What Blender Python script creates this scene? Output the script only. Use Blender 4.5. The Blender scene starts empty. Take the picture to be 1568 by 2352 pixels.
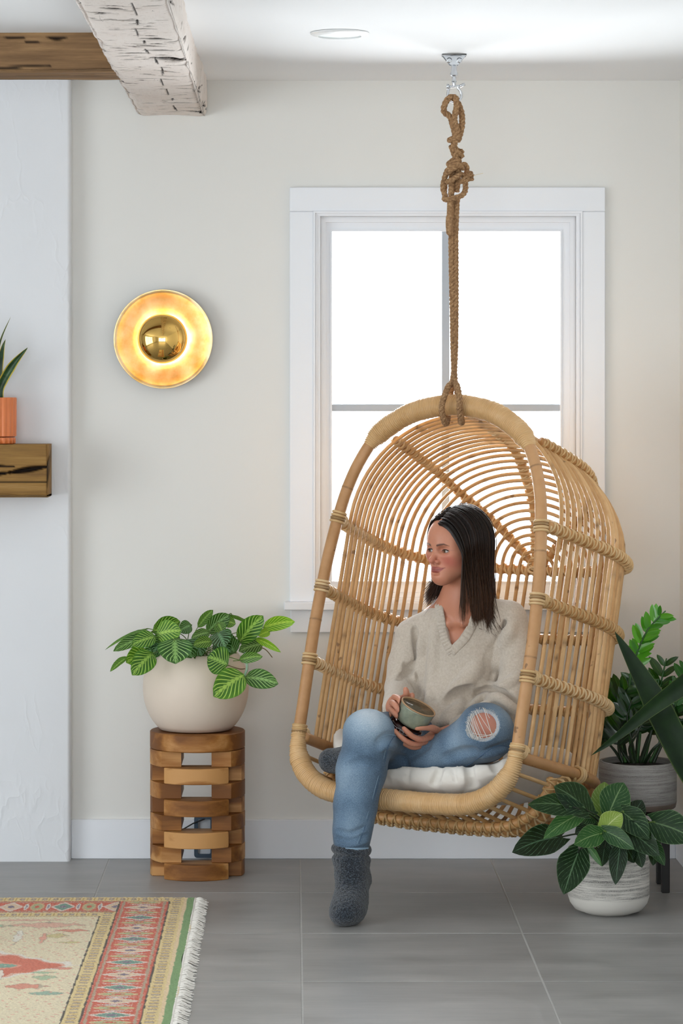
import bpy, math, random
import numpy as np
from mathutils import Vector, Matrix
random.seed(7); np.random.seed(7); rng = np.random.default_rng(7)
SC = bpy.context.scene; COL = SC.collection
PI = math.pi
# ---------------------------------------------------------------- camera
F = 6229.0; CX, CY = 672.0, 900.0; CH = 1.496          # focal length in pixels of the 1568x2352 frame, eye level, eye height
cam_d = bpy.data.cameras.new('camera'); cam = bpy.data.objects.new('camera', cam_d); COL.objects.link(cam)
cam.location = (0, 0, CH); cam.rotation_euler = (PI/2, 0, 0)
cam_d.sensor_fit = 'AUTO'; cam_d.sensor_width = 36.0; cam_d.lens = 36.0*F/2352.0
cam_d.shift_x = (784-CX)/2352.0; cam_d.shift_y = -(1176-CY)/2352.0
cam_d.clip_start = .05; cam_d.clip_end = 200
SC.camera = cam
# ---------------------------------------------------------------- sky, daylight, exposure
SC.view_settings.view_transform = 'Standard'; SC.view_settings.look = 'None'
SC.view_settings.gamma = 1.0; SC.view_settings.use_curve_mapping = False
SC.view_settings.exposure = -0.24
SC.cycles.use_denoising = True
SC.cycles.max_bounces = 10; SC.cycles.diffuse_bounces = 6; SC.cycles.transparent_max_bounces = 16
SC.cycles.caustics_reflective = False; SC.cycles.caustics_refractive = False
SC.cycles.sample_clamp_indirect = 6.0
SKY = 4.2
wd = bpy.data.worlds.new('overcast_sky'); SC.world = wd; wd.use_nodes = True
bgn = wd.node_tree.nodes['Background']; bgn.inputs[0].default_value = (.90, .96, 1.0, 1); bgn.inputs[1].default_value = SKY

X0, X1, Y0, Y1, ZC = -4.2, 1.2417, -1.6, 8.70, 2.4946   # room
def area(name, loc, rot, sx, sy, power, col):
    l = bpy.data.lights.new(name, 'AREA'); l.shape = 'RECTANGLE'; l.size = sx; l.size_y = sy; l.energy = power; l.color = col
    o = bpy.data.objects.new(name, l); COL.objects.link(o); o.location = loc; o.rotation_euler = rot; return o
DAY = (.93, .97, 1.0)
# daylight through the big side window, the glass doors behind the camera, and the window in view
area('daylight_side', (X0-.05, 4.4, 1.2), (0, -PI/2-math.radians(14), 0), 2.1, 4.2, 82, DAY)
area('daylight_rear', (-.75, Y0-.05, 1.3), (PI/2+math.radians(15), 0, 0), 3.5, 2.1, 112, DAY)
area('daylight_back', (.497, Y1+.25, 1.43), (-PI/2, 0, 0),   .95, 1.30, 82, (.95, .98, 1.0))

def W(px, py, Y):
    return np.array([(px-CX)*Y/F, Y, CH-(py-CY)*Y/F])
def PXM(Y): return F/Y                                    # pixels per metre at depth Y
# ---------------------------------------------------------------- helpers: objects
ORG = {}
def linkobj(o, parent=None):
    COL.objects.link(o)
    if parent is not None: o.parent = parent
def thing(name, label, cat, loc, group=None):
    o = bpy.data.objects.new(name, None); COL.objects.link(o); o.location = [float(v) for v in loc]
    o.empty_display_size = .1; o['label'] = label; o['category'] = cat
    if group: o['group'] = group
    ORG[o.name] = np.array(loc, float); return o
def mesh_from(name, V, Fc, mat=None, smooth=True, uv=None, col=None, sharp=None):
    me = bpy.data.meshes.new(name); V = np.asarray(V, np.float64)
    if isinstance(Fc, np.ndarray): Fc = Fc.tolist()
    me.from_pydata(V.tolist(), [], Fc)
    if smooth:
        me.polygons.foreach_set('use_smooth', np.ones(len(me.polygons), bool))
    if uv is not None:
        l = me.uv_layers.new(name='UVMap'); li = np.empty(len(me.loops), np.int32); me.loops.foreach_get('vertex_index', li)
        l.data.foreach_set('uv', np.asarray(uv, np.float32)[li].ravel())
    if col is not None:
        for nm, c in col.items():
            c = np.asarray(c, np.float32)
            if c.ndim == 1:
                a = me.attributes.new(nm, 'FLOAT', 'POINT'); a.data.foreach_set('value', c)
            else:
                a = me.color_attributes.new(nm, 'FLOAT_COLOR', 'POINT')
                a.data.foreach_set('color', np.concatenate([c, np.ones((len(c), 1), np.float32)], 1).ravel())
    if mat is not None: me.materials.append(mat)
    me.update(); 
    if sharp: me.set_sharp_from_angle(angle=math.radians(sharp))
    return me
def obj(name, geo, mat, parent=None, smooth=True, kind=None, label=None, uv=None, col=None, sharp=None):
    V, Fc = geo
    V = np.asarray(V, float)
    org = ORG[parent.name] if parent is not None else np.zeros(3)
    me = mesh_from(name, V-org, Fc, mat, smooth, uv, col, sharp)
    o = bpy.data.objects.new(name, me); linkobj(o, parent); ORG[o.name] = org
    if kind: o['kind'] = kind
    if label: o['label'] = label
    return o
def tag(o, label, cat, group=None):
    o['label'] = label; o['category'] = cat
    if group: o['group'] = group
    return o
def join(*gs):
    V, Fc, n = [], [], 0
    for v, f in gs:
        v = np.asarray(v, float)
        V.append(v); Fc += [[i+n for i in q] for q in (f.tolist() if isinstance(f, np.ndarray) else f)]; n += len(v)
    return np.concatenate(V), Fc
# ---------------------------------------------------------------- helpers: shapes
def box(x0, x1, y0, y1, z0, z1):
    V = [(x, y, z) for z in (z0, z1) for y in (y0, y1) for x in (x0, x1)]
    return np.array(V, float), [[0, 2, 3, 1], [4, 5, 7, 6], [0, 1, 5, 4], [2, 6, 7, 3], [0, 4, 6, 2], [1, 3, 7, 5]]
def rbox(x0, x1, y0, y1, z0, z1, b=.004):
    "box with bevelled edges (24 corner points)"
    V = []; lo = (x0, y0, z0); hi = (x1, y1, z1)
    idx = {}
    for c in range(8):
        s = [(c >> k) & 1 for k in range(3)]
        for ax in range(3):
            p = []
            for k in range(3):
                e = hi[k] if s[k] else lo[k]
                p.append(e if k == ax else (e-b if s[k] else e+b))
            idx[(c, ax)] = len(V); V.append(p)
    Fc = []
    for ax in range(3):
        a, b2 = (ax+1) % 3, (ax+2) % 3
        for sgn in (0, 1):
            q = []
            for (sa, sb) in ((0, 0), (1, 0), (1, 1), (0, 1)):
                c = (sgn << ax) | (sa << a) | (sb << b2); q.append(idx[(c, ax)])
            Fc.append(q if sgn else q[::-1])
    for ax in range(3):                                   # edges along ax
        a, b2 = (ax+1) % 3, (ax+2) % 3
        for sa in (0, 1):
            for sb in (0, 1):
                c0 = (sa << a) | (sb << b2); c1 = c0 | (1 << ax)
                q = [idx[(c0, a)], idx[(c1, a)], idx[(c1, b2)], idx[(c0, b2)]]
                Fc.append(q if (sa ^ sb) == 0 else q[::-1])
    for c in range(8):
        q = [idx[(c, 0)], idx[(c, 1)], idx[(c, 2)]]
        par = ((c & 1)+((c >> 1) & 1)+((c >> 2) & 1)) % 2
        Fc.append(q if par else q[::-1])
    return np.array(V, float), Fc
def catmull(P, n=8, closed=False):
    P = np.asarray(P, float); m = len(P)
    if m < 3 and not closed:
        t = np.linspace(0, 1, n+1)[:, None]; return P[0]*(1-t)+P[-1]*t
    out = []
    for i in range(m if closed else m-1):
        if closed: p0, p1, p2, p3 = P[(i-1) % m], P[i], P[(i+1) % m], P[(i+2) % m]
        else: p0, p1, p2, p3 = P[max(i-1, 0)], P[i], P[i+1], P[min(i+2, m-1)]
        for k in range(n):
            t = k/n
            out.append(.5*((2*p1)+(-p0+p2)*t+(2*p0-5*p1+4*p2-p3)*t*t+(-p0+3*p1-3*p2+p3)*t**3))
    if not closed: out.append(P[-1])
    return np.array(out)
def resample(P, n, closed=False):
    P = np.asarray(P, float)
    if closed: P = np.concatenate([P, P[:1]])
    d = np.r_[0, np.cumsum(np.linalg.norm(np.diff(P[:, :3], axis=0), axis=1))]
    t = np.linspace(0, d[-1], n+1 if closed else n)
    if closed: t = t[:-1]
    return np.stack([np.interp(t, d, P[:, k]) for k in range(P.shape[1])], 1)
def plen(P): return float(np.linalg.norm(np.diff(P, axis=0), axis=1).sum())
def frames(P, closed=False):
    P = np.asarray(P, float)
    T = (np.roll(P, -1, 0)-np.roll(P, 1, 0)) if closed else np.gradient(P, axis=0)
    T /= np.linalg.norm(T, axis=1)[:, None]+1e-12
    n = np.cross(T[0], [0, 0, 1.0]);
    if np.linalg.norm(n) < .1: n = np.cross(T[0], [1.0, 0, 0])
    n /= np.linalg.norm(n); N = []
    for t in T:
        n = n-t*(n@t); n /= np.linalg.norm(n)+1e-12; N.append(n)
    N = np.array(N); B = np.cross(T, N); return T, N, B
def tube(P, r, ns=8, closed=False, caps=True, squash=None):
    P = np.asarray(P, float); n = len(P); r = np.broadcast_to(np.asarray(r, float), (n,))
    T, N, B = frames(P, closed)
    if closed:                                            # undo the frame's twist
        c, s = N[-1]@N[0], N[-1]@B[0]; tw = math.atan2(s, c)
        a = -tw*np.arange(n)/n
        N, B = N*np.cos(a)[:, None]+B*np.sin(a)[:, None], B*np.cos(a)[:, None]-N*np.sin(a)[:, None]
    a = np.linspace(0, 2*PI, ns, endpoint=False)
    V = (P[:, None]+r[:, None, None]*(N[:, None]*np.cos(a)[None, :, None]+B[:, None]*np.sin(a)[None, :, None])).reshape(-1, 3)
    Fc = []
    for i in range(n if closed else n-1):
        j = (i+1) % n
        for k in range(ns):
            k2 = (k+1) % ns; Fc.append([i*ns+k, i*ns+k2, j*ns+k2, j*ns+k])
    if caps and not closed:
        Fc.append(list(range(ns))[::-1]); Fc.append([(n-1)*ns+k for k in range(ns)])
    return V, Fc
def helix(P, R, turns, r, ns=5, per=10, phase=0., sense=1, taper=False):
    n = max(int(turns*per), 8); Q = resample(P, n); T, N, B = frames(Q)
    R = np.interp(np.linspace(0, 1, n), np.linspace(0, 1, np.size(R)), np.atleast_1d(R))
    a = phase+sense*2*PI*turns*np.linspace(0, 1, n)
    return tube(Q+R[:, None]*(N*np.cos(a)[:, None]+B*np.sin(a)[:, None]), r, ns)
def coils(P, R, pitch, ns=16, amp=.13, close=False):
    "a cane-wrapped tube: one bump per turn of the binding"
    L = plen(P); k = max(int(L/pitch), 2); Q = resample(P, k*4+1)
    R = np.interp(np.linspace(0, 1, len(Q)), np.linspace(0, 1, np.size(R)), np.atleast_1d(R))
    ph = np.arange(len(Q)) % 4
    rr = R*(1+amp*np.array([-1.0, .1, .35, .1])[ph]) + .0006*np.repeat(rng.standard_normal(len(Q)//4+1), 4)[:len(Q)]
    return tube(Q, rr, ns)
def lathe(prof, n=48, c=(0, 0, 0), closed_prof=False):
    prof = np.asarray(prof, float); m = len(prof); a = np.linspace(0, 2*PI, n, endpoint=False)
    V = np.stack([np.outer(prof[:, 0], np.cos(a)), np.outer(prof[:, 0], np.sin(a)), np.repeat(prof[:, 1:2], n, 1)], 2).reshape(-1, 3)+np.array(c)
    Fc = []
    for i in range(m-1 if not closed_prof else m):
        i2 = (i+1) % m
        for k in range(n):
            k2 = (k+1) % n; Fc.append([i*n+k, i*n+k2, i2*n+k2, i2*n+k])
    if not closed_prof:
        if prof[0, 0] > 1e-4: Fc.append(list(range(n))[::-1])
        if prof[-1, 0] > 1e-4: Fc.append([(m-1)*n+k for k in range(n)])
    return V, Fc
def xform(g, M, t=(0, 0, 0)):
    V, Fc = g; return np.asarray(V)@np.asarray(M).T+np.array(t), Fc
def basis(n, up=(0, 0, 1)):
    "rotation matrix whose z column is n"
    n = np.asarray(n, float); n = n/np.linalg.norm(n); x = np.cross(up, n)
    if np.linalg.norm(x) < 1e-3: x = np.cross((0, 1, 0), n)
    x /= np.linalg.norm(x); return np.stack([x, np.cross(n, x), n], 1)
def extrude(poly, z0, z1, b=.003):
    "prism from an xy outline, with a small bevel"
    poly = np.asarray(poly, float); c = poly.mean(0); n = len(poly)
    d = poly-c; sc = 1-b/np.maximum(np.linalg.norm(d, axis=1), 1e-6)[:, None]; ins = c+d*sc
    rings = [(ins, z0), (poly, z0+b), (poly, z1-b), (ins, z1)]
    V = np.concatenate([np.c_[p, np.full(n, z)] for p, z in rings]); Fc = []
    for i in range(3):
        for k in range(n):
            k2 = (k+1) % n; Fc.append([i*n+k, i*n+k2, (i+1)*n+k2, (i+1)*n+k])
    Fc.append(list(range(n))[::-1]); Fc.append([3*n+k for k in range(n)])
    return V, Fc
def frame_geo(x0, x1, z0, z1, w, y0, y1, wb=None):
    "rectangular frame in the XZ plane: four mitred sides"
    wb = w if wb is None else wb
    o = [(x0, z0), (x1, z0), (x1, z1), (x0, z1)]; i = [(x0+w, z0+wb), (x1-w, z0+wb), (x1-w, z1-w), (x0+w, z1-w)]
    V = [(x, y, z) for y in (y0, y1) for (x, z) in o+i]; Fc = []
    for k in range(4):
        k2 = (k+1) % 4
        Fc += [[k, k2, 4+k2, 4+k], [8+k2, 8+k, 12+k, 12+k2], [k2, k, 8+k, 8+k2], [4+k, 4+k2, 12+k2, 12+k]]
    return np.array(V, float), Fc
# ---------------------------------------------------------------- helpers: materials
def S(h):
    h = h.lstrip('#'); c = [int(h[i:i+2], 16)/255 for i in (0, 2, 4)]
    return tuple(x/12.92 if x <= .04045 else ((x+.055)/1.055)**2.4 for x in c)+(1.0,)
class NT:
    def __init__(s, name):
        s.m = bpy.data.materials.new(name); s.m.use_nodes = True; s.t = s.m.node_tree; s.n = s.t.nodes; s.l = s.t.links
        s.b = s.n['Principled BSDF']; s.out = s.n['Material Output']; s.m.diffuse_color = (.5, .5, .5, 1)
    def node(s, typ, **kw):
        nd = s.n.new(typ)
        for k, v in kw.items(): setattr(nd, k, v)
        return nd
    def link(s, a, b): s.l.new(a, b); return s
    def coord(s, kind='Object', scale=(1, 1, 1), rot=(0, 0, 0)):
        tc = s.node('ShaderNodeTexCoord'); mp = s.node('ShaderNodeMapping'); mp.inputs['Scale'].default_value = scale; mp.inputs['Rotation'].default_value = rot
        s.link(tc.outputs[kind], mp.inputs[0]); return mp.outputs[0]
    def noise(s, vec, scale, detail=4, rough=.55, dist=0.):
        nd = s.node('ShaderNodeTexNoise'); nd.inputs['Scale'].default_value = scale; nd.inputs['Detail'].default_value = detail
        nd.inputs['Roughness'].default_value = rough; nd.inputs['Distortion'].default_value = dist
        if vec is not None: s.link(vec, nd.inputs['Vector'])
        return nd.outputs['Fac']
    def ramp(s, fac, stops):
        r = s.node('ShaderNodeValToRGB'); e = r.color_ramp.elements
        while len(e) < len(stops): e.new(.5)
        for el, (p, c) in zip(e, stops): el.position = p; el.color = c if not isinstance(c, (int, float)) else (c, c, c, 1)
        s.link(fac, r.inputs[0]); return r.outputs[0]
    def mix(s, fac, a, b, mode='MIX'):
        m = s.node('ShaderNodeMix', data_type='RGBA', blend_type=mode)
        for inp, v in ((m.inputs[0], fac), (m.inputs[6], a), (m.inputs[7], b)):
            if hasattr(v, 'is_linked'): s.link(v, inp)
            else: inp.default_value = v
        return m.outputs[2]
    def math(s, op, a, b=0., c=0.):
        m = s.node('ShaderNodeMath', operation=op)
        for inp, v in zip(m.inputs, (a, b, c)):
            if hasattr(v, 'is_linked'): s.link(v, inp)
            else: inp.default_value = v
        return m.outputs[0]
    def attr(s, name, out='Color'):
        a = s.node('ShaderNodeAttribute'); a.attribute_name = name; return a.outputs[out]
    def rand(s): return s.node('ShaderNodeObjectInfo').outputs['Random']
    def sep(s, vec):
        x = s.node('ShaderNodeSeparateXYZ'); s.link(vec, x.inputs[0]); return x.outputs
    def bump(s, h, strength=.3, dist=.01):
        b = s.node('ShaderNodeBump'); b.inputs['Strength'].default_value = strength; b.inputs['Distance'].default_value = dist
        s.link(h, b.inputs['Height']); s.link(b.outputs[0], s.b.inputs['Normal']); return s
    def set(s, **kw):
        for k, v in kw.items():
            k = {'col': 'Base Color', 'rough': 'Roughness', 'metal': 'Metallic', 'spec': 'Specular IOR Level', 'sheen': 'Sheen Weight', 'sheenr': 'Sheen Roughness', 'sheenc': 'Sheen Tint',
                 'coat': 'Coat Weight', 'coatr': 'Coat Roughness', 'sss': 'Subsurface Weight', 'trans': 'Transmission Weight', 'emit': 'Emission Color', 'emits': 'Emission Strength', 'ani': 'Anisotropic'}[k]
            if hasattr(v, 'is_linked'): s.link(v, s.b.inputs[k])
            else: s.b.inputs[k].default_value = v
        return s
def plain(name, col, rough=.5, nscale=40, var=.06, bump=0., bdist=.002, **kw):
    "one colour with faint mottling and fine relief"
    t = NT(name); c = S(col) if isinstance(col, str) else col; v = t.coord()
    n = t.noise(v, nscale, 5); d = tuple(x*(1-var) for x in c[:3])+(1,); e = tuple(min(x*(1+var), 1) for x in c[:3])+(1,)
    t.set(col=t.ramp(n, [(.25, d), (.75, e)]), rough=rough, **kw)
    if bump: t.bump(t.noise(v, nscale*4, 5), bump, bdist)
    return t.m
def wood(name, dark, mid, light, axis=0, scale=1., rough=.55, bump=.25, ring=6.):
    t = NT(name); sc = [9*scale]*3; sc[axis] = .9*scale; v = t.coord(scale=sc)
    r = t.rand(); off = t.node('ShaderNodeVectorMath', operation='ADD'); cmb = t.node('ShaderNodeCombineXYZ')
    for k in range(3): t.link(t.math('MULTIPLY', r, 17.3+9*k), cmb.inputs[k])
    t.link(v, off.inputs[0]); t.link(cmb.outputs[0], off.inputs[1]); v = off.outputs[0]
    big = t.noise(v, .55, 3, .5, .6); w = t.math('SINE', t.math('MULTIPLY', big, ring*PI*2)); fine = t.noise(v, 7, 6, .65)
    f = t.math('ADD', t.math('MULTIPLY', w, .34), t.math('ADD', t.math('MULTIPLY', fine, .55), t.math('MULTIPLY', t.math('SUBTRACT', r, .5), .42)))
    f = t.math('ADD', f, .22)
    t.set(col=t.ramp(f, [(.2, S(dark)), (.5, S(mid)), (.8, S(light))]), rough=rough, spec=.3)
    t.bump(fine, bump, .002); return t.m
# ================================================================= the room
def paint(name, col, rough=.6, amp=.05):
    t = NT(name); v = t.coord(); c = S(col)
    t.set(col=t.mix(t.noise(v, 1.3, 3), tuple(x*.985 for x in c[:3])+(1,), c), rough=rough, spec=.25)
    t.bump(t.noise(v, 260, 3), amp, .002); return t.m
M_wall = paint('wall_paint', '#e1e0dc'); M_ceil = paint('ceiling_paint', '#eceef0', .8); M_trim = paint('trim_paint', '#e8ebf0', .42, .02)
M_wallr = paint('right_wall_paint', '#e1e0dc')
def slab_holes(axis, pos, th, a0, a1, z0, z1, hole):
    "wall slab with one rectangular opening; axis 0: wall runs along X at Y=pos, axis 1: along Y at X=pos"
    h0, h1, k0, k1 = hole
    def b(p, q, r, s):
        return box(p, q, min(pos, pos+th), max(pos, pos+th), r, s) if axis == 0 else box(min(pos, pos+th), max(pos, pos+th), p, q, r, s)
    return join(b(a0, h0, z0, z1), b(h1, a1, z0, z1), b(h0, h1, z0, k0), b(h0, h1, k1, z1))
def struct(name, geo, mat, parent=None, smooth=False, **kw):
    o = obj(name, geo, mat, parent, smooth, **kw)
    if parent is None: o['kind'] = 'structure'
    return o
YW = Y1
wx0, wx1 = (735-CX)*YW/F, (1322-CX)*YW/F                  # the opening in the back wall
wz0, wz1 = CH-(1383-CY)*YW/F, CH-(497-CY)*YW/F
wb = struct('wall_back', slab_holes(0, YW, .16, X0-.2, X1+.2, -.05, ZC+.1, (wx0, wx1, wz0, wz1)), M_wall)
struct('wall_left', slab_holes(1, X0, -.16, Y0-.2, YW+.16, -.05, ZC+.1, (2.3, 6.5, .12, 2.28)), M_wall)
struct('wall_front', slab_holes(0, Y0, -.16, X0-.2, X1+.2, -.05, ZC+.1, (-2.55, 1.05, .06, 2.2)), M_wall)
struct('wall_right', box(X1, X1+.16, Y0-.2, YW+.16, -.05, ZC+.1), M_wallr)
struct('ceiling', box(X0-.2, X1+.2, Y0-.2, YW+.16, ZC, ZC+.12), M_ceil)
# frames of the two windows out of view
wl = struct('window_2', join(*[box(X0-.10, X0-.04, 2.3+1.4*k-.035, 2.3+1.4*k+.035, .12, 2.28) for k in range(4)], box(X0-.10, X0-.04, 2.3, 6.5, .12, .2), box(X0-.10, X0-.04, 2.3, 6.5, 2.2, 2.28)), M_trim)
wf = struct('window_3', join(*[box(-2.55+1.2*k-.04, -2.55+1.2*k+.04, Y0-.11, Y0-.05, .06, 2.2) for k in range(4)], box(-2.55, 1.05, Y0-.11, Y0-.05, .06, .16), box(-2.55, 1.05, Y0-.11, Y0-.05, 2.12, 2.2)), M_trim)
# chimney breast with troweled plaster, a hand's breadth proud of the back wall
t = NT('trowelled_plaster'); v = t.coord(); t.set(col=t.mix(t.noise(v, 2.2, 3), S('#dfe2e7'), S('#eaecef')), rough=.55, spec=.3)
vo = t.node('ShaderNodeTexVoronoi', feature='DISTANCE_TO_EDGE'); vo.inputs['Scale'].default_value = 5.
wv = t.node('ShaderNodeMapping'); wv.inputs['Scale'].default_value = (1, 1, .45)
t.link(t.coord(), wv.inputs[0])
nz = t.node('ShaderNodeTexNoise'); nz.inputs['Scale'].default_value = 4; nz.inputs['Detail'].default_value = 4; t.link(wv.outputs[0], nz.inputs['Vector'])
mx = t.node('ShaderNodeVectorMath', operation='MULTIPLY_ADD'); mx.inputs[1].default_value = (.55, .55, .55); t.link(nz.outputs['Color'], mx.inputs[0]); t.link(wv.outputs[0], mx.inputs[2]); t.link(mx.outputs[0], vo.inputs['Vector'])
edge = t.ramp(vo.outputs['Distance'], [(0, .75), (.018, .35), (.05, 0.)])
msk = t.ramp(t.noise(v, 3.1, 2), [(.5, 0.), (.66, 1.)])
hh = t.math('ADD', t.math('MULTIPLY', edge, msk), t.math('MULTIPLY', t.noise(v, 14, 6, .6), .45))
t.bump(hh, .22, .010); M_plaster = t.m
CXR, CYF = (160.5-CX)*8.635/F, 8.635
pv = [(-1.75, CYF), (CXR-.010, CYF), (CXR-.004, CYF+.002), (CXR-.001, CYF+.006), (CXR, CYF+.012), (CXR, YW+.01), (-1.75, YW+.01)]
V = np.array([(x, y, z) for z in (0, ZC) for (x, y) in pv]); n = len(pv)
struct('wall_chimney', (V, [[k, (k+1) % n, n+(k+1) % n, n+k] for k in range(n)]), M_plaster, smooth=True)
bpy.data.objects['wall_chimney'].data.set_sharp_from_angle(angle=math.radians(50))
# ---- floor: grout bed and 61 cm tiles, each a part
M_grout = plain('grout', '#b4b3b0', .8, 60, .08)
fl = struct('floor', box(X0-.2, X1+.2, Y0-.2, YW+.16, -.06, -.0009), M_grout)
t = NT('grey_porcelain_tile'); v = t.coord('Object', (1, 1, 1)); r = t.rand()
cmb = t.node('ShaderNodeCombineXYZ'); t.link(t.math('MULTIPLY', r, 31.), cmb.inputs[0]); t.link(t.math('MULTIPLY', r, 57.), cmb.inputs[1])
ad = t.node('ShaderNodeVectorMath', operation='ADD'); t.link(v, ad.inputs[0]); t.link(cmb.outputs[0], ad.inputs[1])
mp = t.node('ShaderNodeMapping'); mp.inputs['Scale'].default_value = (1.6, 4.2, 1); t.link(ad.outputs[0], mp.inputs[0])
cl = t.noise(mp.outputs[0], 1.5, 6, .6); mp2 = t.node('ShaderNodeMapping'); mp2.inputs['Scale'].default_value = (2, 40, 1); t.link(ad.outputs[0], mp2.inputs[0])
st = t.noise(mp2.outputs[0], 2.2, 4, .6)
fc = t.math('ADD', t.math('MULTIPLY', cl, .75), t.math('ADD', t.math('MULTIPLY', st, .22), t.math('MULTIPLY', r, .06)))
t.set(col=t.ramp(fc, [(.3, S('#807e7c')), (.5, S('#949391')), (.72, S('#a6a4a2'))]), rough=t.ramp(cl, [(.3, .36), (.7, .44)]), spec=.45)
t.bump(t.math('ADD', t.math('MULTIPLY', st, .5), t.noise(ad.outputs[0], 60, 4)), .015, .002); M_tile = t.m
TS, g = .61, .0018; tx0, ty0 = .0237, 6.882
meT = {}; nt = 0
for i in range(-8, 4):
    for j in range(-15, 4):
        a0, a1, b0, b1 = tx0+TS*i+g, tx0+TS*(i+1)-g, ty0+TS*j+g, ty0+TS*(j+1)-g
        a0, a1, b0, b1 = max(a0, X0), min(a1, X1-.001), max(b0, Y0), min(b1, YW-.001)
        if a1-a0 < .02 or b1-b0 < .02: continue
        key = (round(a1-a0, 3), round(b1-b0, 3))
        if key not in meT:
            V, Fc = rbox(-(a1-a0)/2, (a1-a0)/2, -(b1-b0)/2, (b1-b0)/2, -.010, 0, .0012)
            meT[key] = mesh_from('tile', V, Fc, M_tile, False)
        o = bpy.data.objects.new('tile', meT[key]); linkobj(o, fl); o.location = ((a0+a1)/2, (b0+b1)/2, rng.uniform(-.0002, .0002)); nt += 1
# ---- baseboards
bh = .126
def base_prof(x0, x1, y, name):
    return struct(name, rbox(x0, x1, y-.016, y+.001, .0, bh, .0025), M_trim)
base_prof(CXR, X1-.016, YW, 'baseboard_back')
struct('baseboard_right', rbox(X1-.016, X1+.001, 4.0, YW, 0, bh, .0025), M_trim)
# ---- window 1: casing, stool, apron, jamb, sash, bars, panes
win = struct('window_1', frame_geo(wx0-.016, wx1+.016, wz0, wz1+.016, .016, YW-.012, YW+.16), M_trim)
Yc = YW-.021
def xz(px, py, Y=YW-.021): return (px-CX)*Y/F, CH-(py-CY)*Y/F
cx0, cz1 = xz(665, 430); cx1, _ = xz(1389.5, 430); ix0, iz1 = xz(720, 486); ix1, _ = xz(1336, 486); sz1 = xz(0, 1383)[1]; sz0 = xz(0, 1402)[1]
def part(name, geo, mat=M_trim, parent=win, smooth=False, **kw): return obj(name, geo, mat, parent, smooth, **kw)
part('casing', rbox(cx0, ix0, Yc, YW+.001, sz1, iz1, .002)); part('casing', rbox(ix1, cx1, Yc, YW+.001, sz1, iz1, .002)); part('casing', rbox(cx0, cx1, Yc, YW+.001, iz1+.0006, cz1, .002))
sx0, sx1 = xz(652, 0, YW-.05)[0], xz(1406, 0, YW-.05)[0]
part('sill', rbox(sx0, sx1, YW-.052, YW+.08, CH-(1402-CY)*(YW-.05)/F, CH-(1383.5-CY)*(YW-.05)/F, .003))
ax0, az0 = xz(667, 1453); ax1, _ = xz(1389, 1453)
part('apron', rbox(ax0, ax1, YW-.019, YW+.001, az0, sz0+.001, .002))
# stepped profile inside the casing
part('profile', frame_geo(ix0-.001, ix1+.001, sz1, iz1+.001, .006, Yc-.004, YW+.01))
part('profile', frame_geo(ix0+.006, ix1-.006, sz1, iz1-.005, .007, Yc+.006, YW+.02))
# sash, inner stop, bars
fx0, fz1 = xz(746, 518, YW+.05); fx1, _ = xz(1299, 518, YW+.05); gx0, gz1 = xz(761, 533, YW+.07); gx1, gz0 = xz(1283, 1333, YW+.07)
part('sash_stop', frame_geo(wx0, wx1, wz0, wz1, .018, YW+.006, YW+.09, .03))
sash = part('sash', frame_geo(fx0-.012, fx1+.012, wz0+.01, fz1+.012, gx0-fx0+.012, YW+.022, YW+.07, gz0-wz0-.01))
sashn = part('sash_bead', frame_geo(gx0-.004, gx1+.004, gz0-.004, gz1+.004, .005, YW+.016, YW+.03))
mpx0, mpx1 = xz(1014.5, 0, YW+.07)[0], xz(1028.5, 0, YW+.07)[0]; hz0, hz1 = xz(0, 943, YW+.07)[1], xz(0, 930, YW+.07)[1]
M_mul = paint('backlit_mullion_shade', '#aeb6c0', .5, .02); mpx0 -= .0025; mpx1 += .0025; hz0 -= .002; hz1 += .002  # grey-blue colour holds the bars' shade against the bright glass
part('mullion', rbox(mpx0, mpx1, YW+.03, YW+.065, gz0-.01, gz1+.01, .002), M_mul); part('mullion', rbox(gx0-.01, mpx0, YW+.03, YW+.065, hz0, hz1, .002), M_mul); part('mullion', rbox(mpx1, gx1+.01, YW+.03, YW+.065, hz0, hz1, .002), M_mul)
t = NT('window_glass'); fr = t.node('ShaderNodeFresnel'); fr.inputs[0].default_value = 1.35; tr = t.node('ShaderNodeBsdfTransparent'); gl = t.node('ShaderNodeBsdfGlossy'); gl.inputs['Roughness'].default_value = .0
ms = t.node('ShaderNodeMixShader'); t.link(fr.outputs[0], ms.inputs[0]); t.link(tr.outputs[0], ms.inputs[1]); t.link(gl.outputs[0], ms.inputs[2]); t.link(ms.outputs[0], t.out.inputs[0]); M_glass = t.m
for (a, b) in ((gx0, mpx0), (mpx1, gx1)):
    for (c, d) in ((gz0, hz0), (hz1, gz1)):
        part('pane', box(a-.004, b+.004, YW+.046, YW+.050, c-.004, d+.004), M_glass)
# snow on the ground outside the window
struct('ground', box(-14, 14, YW+.4, YW+40, -.55, -.5), plain('snow', '#f2f4f7', .9, 3, .04))
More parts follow.
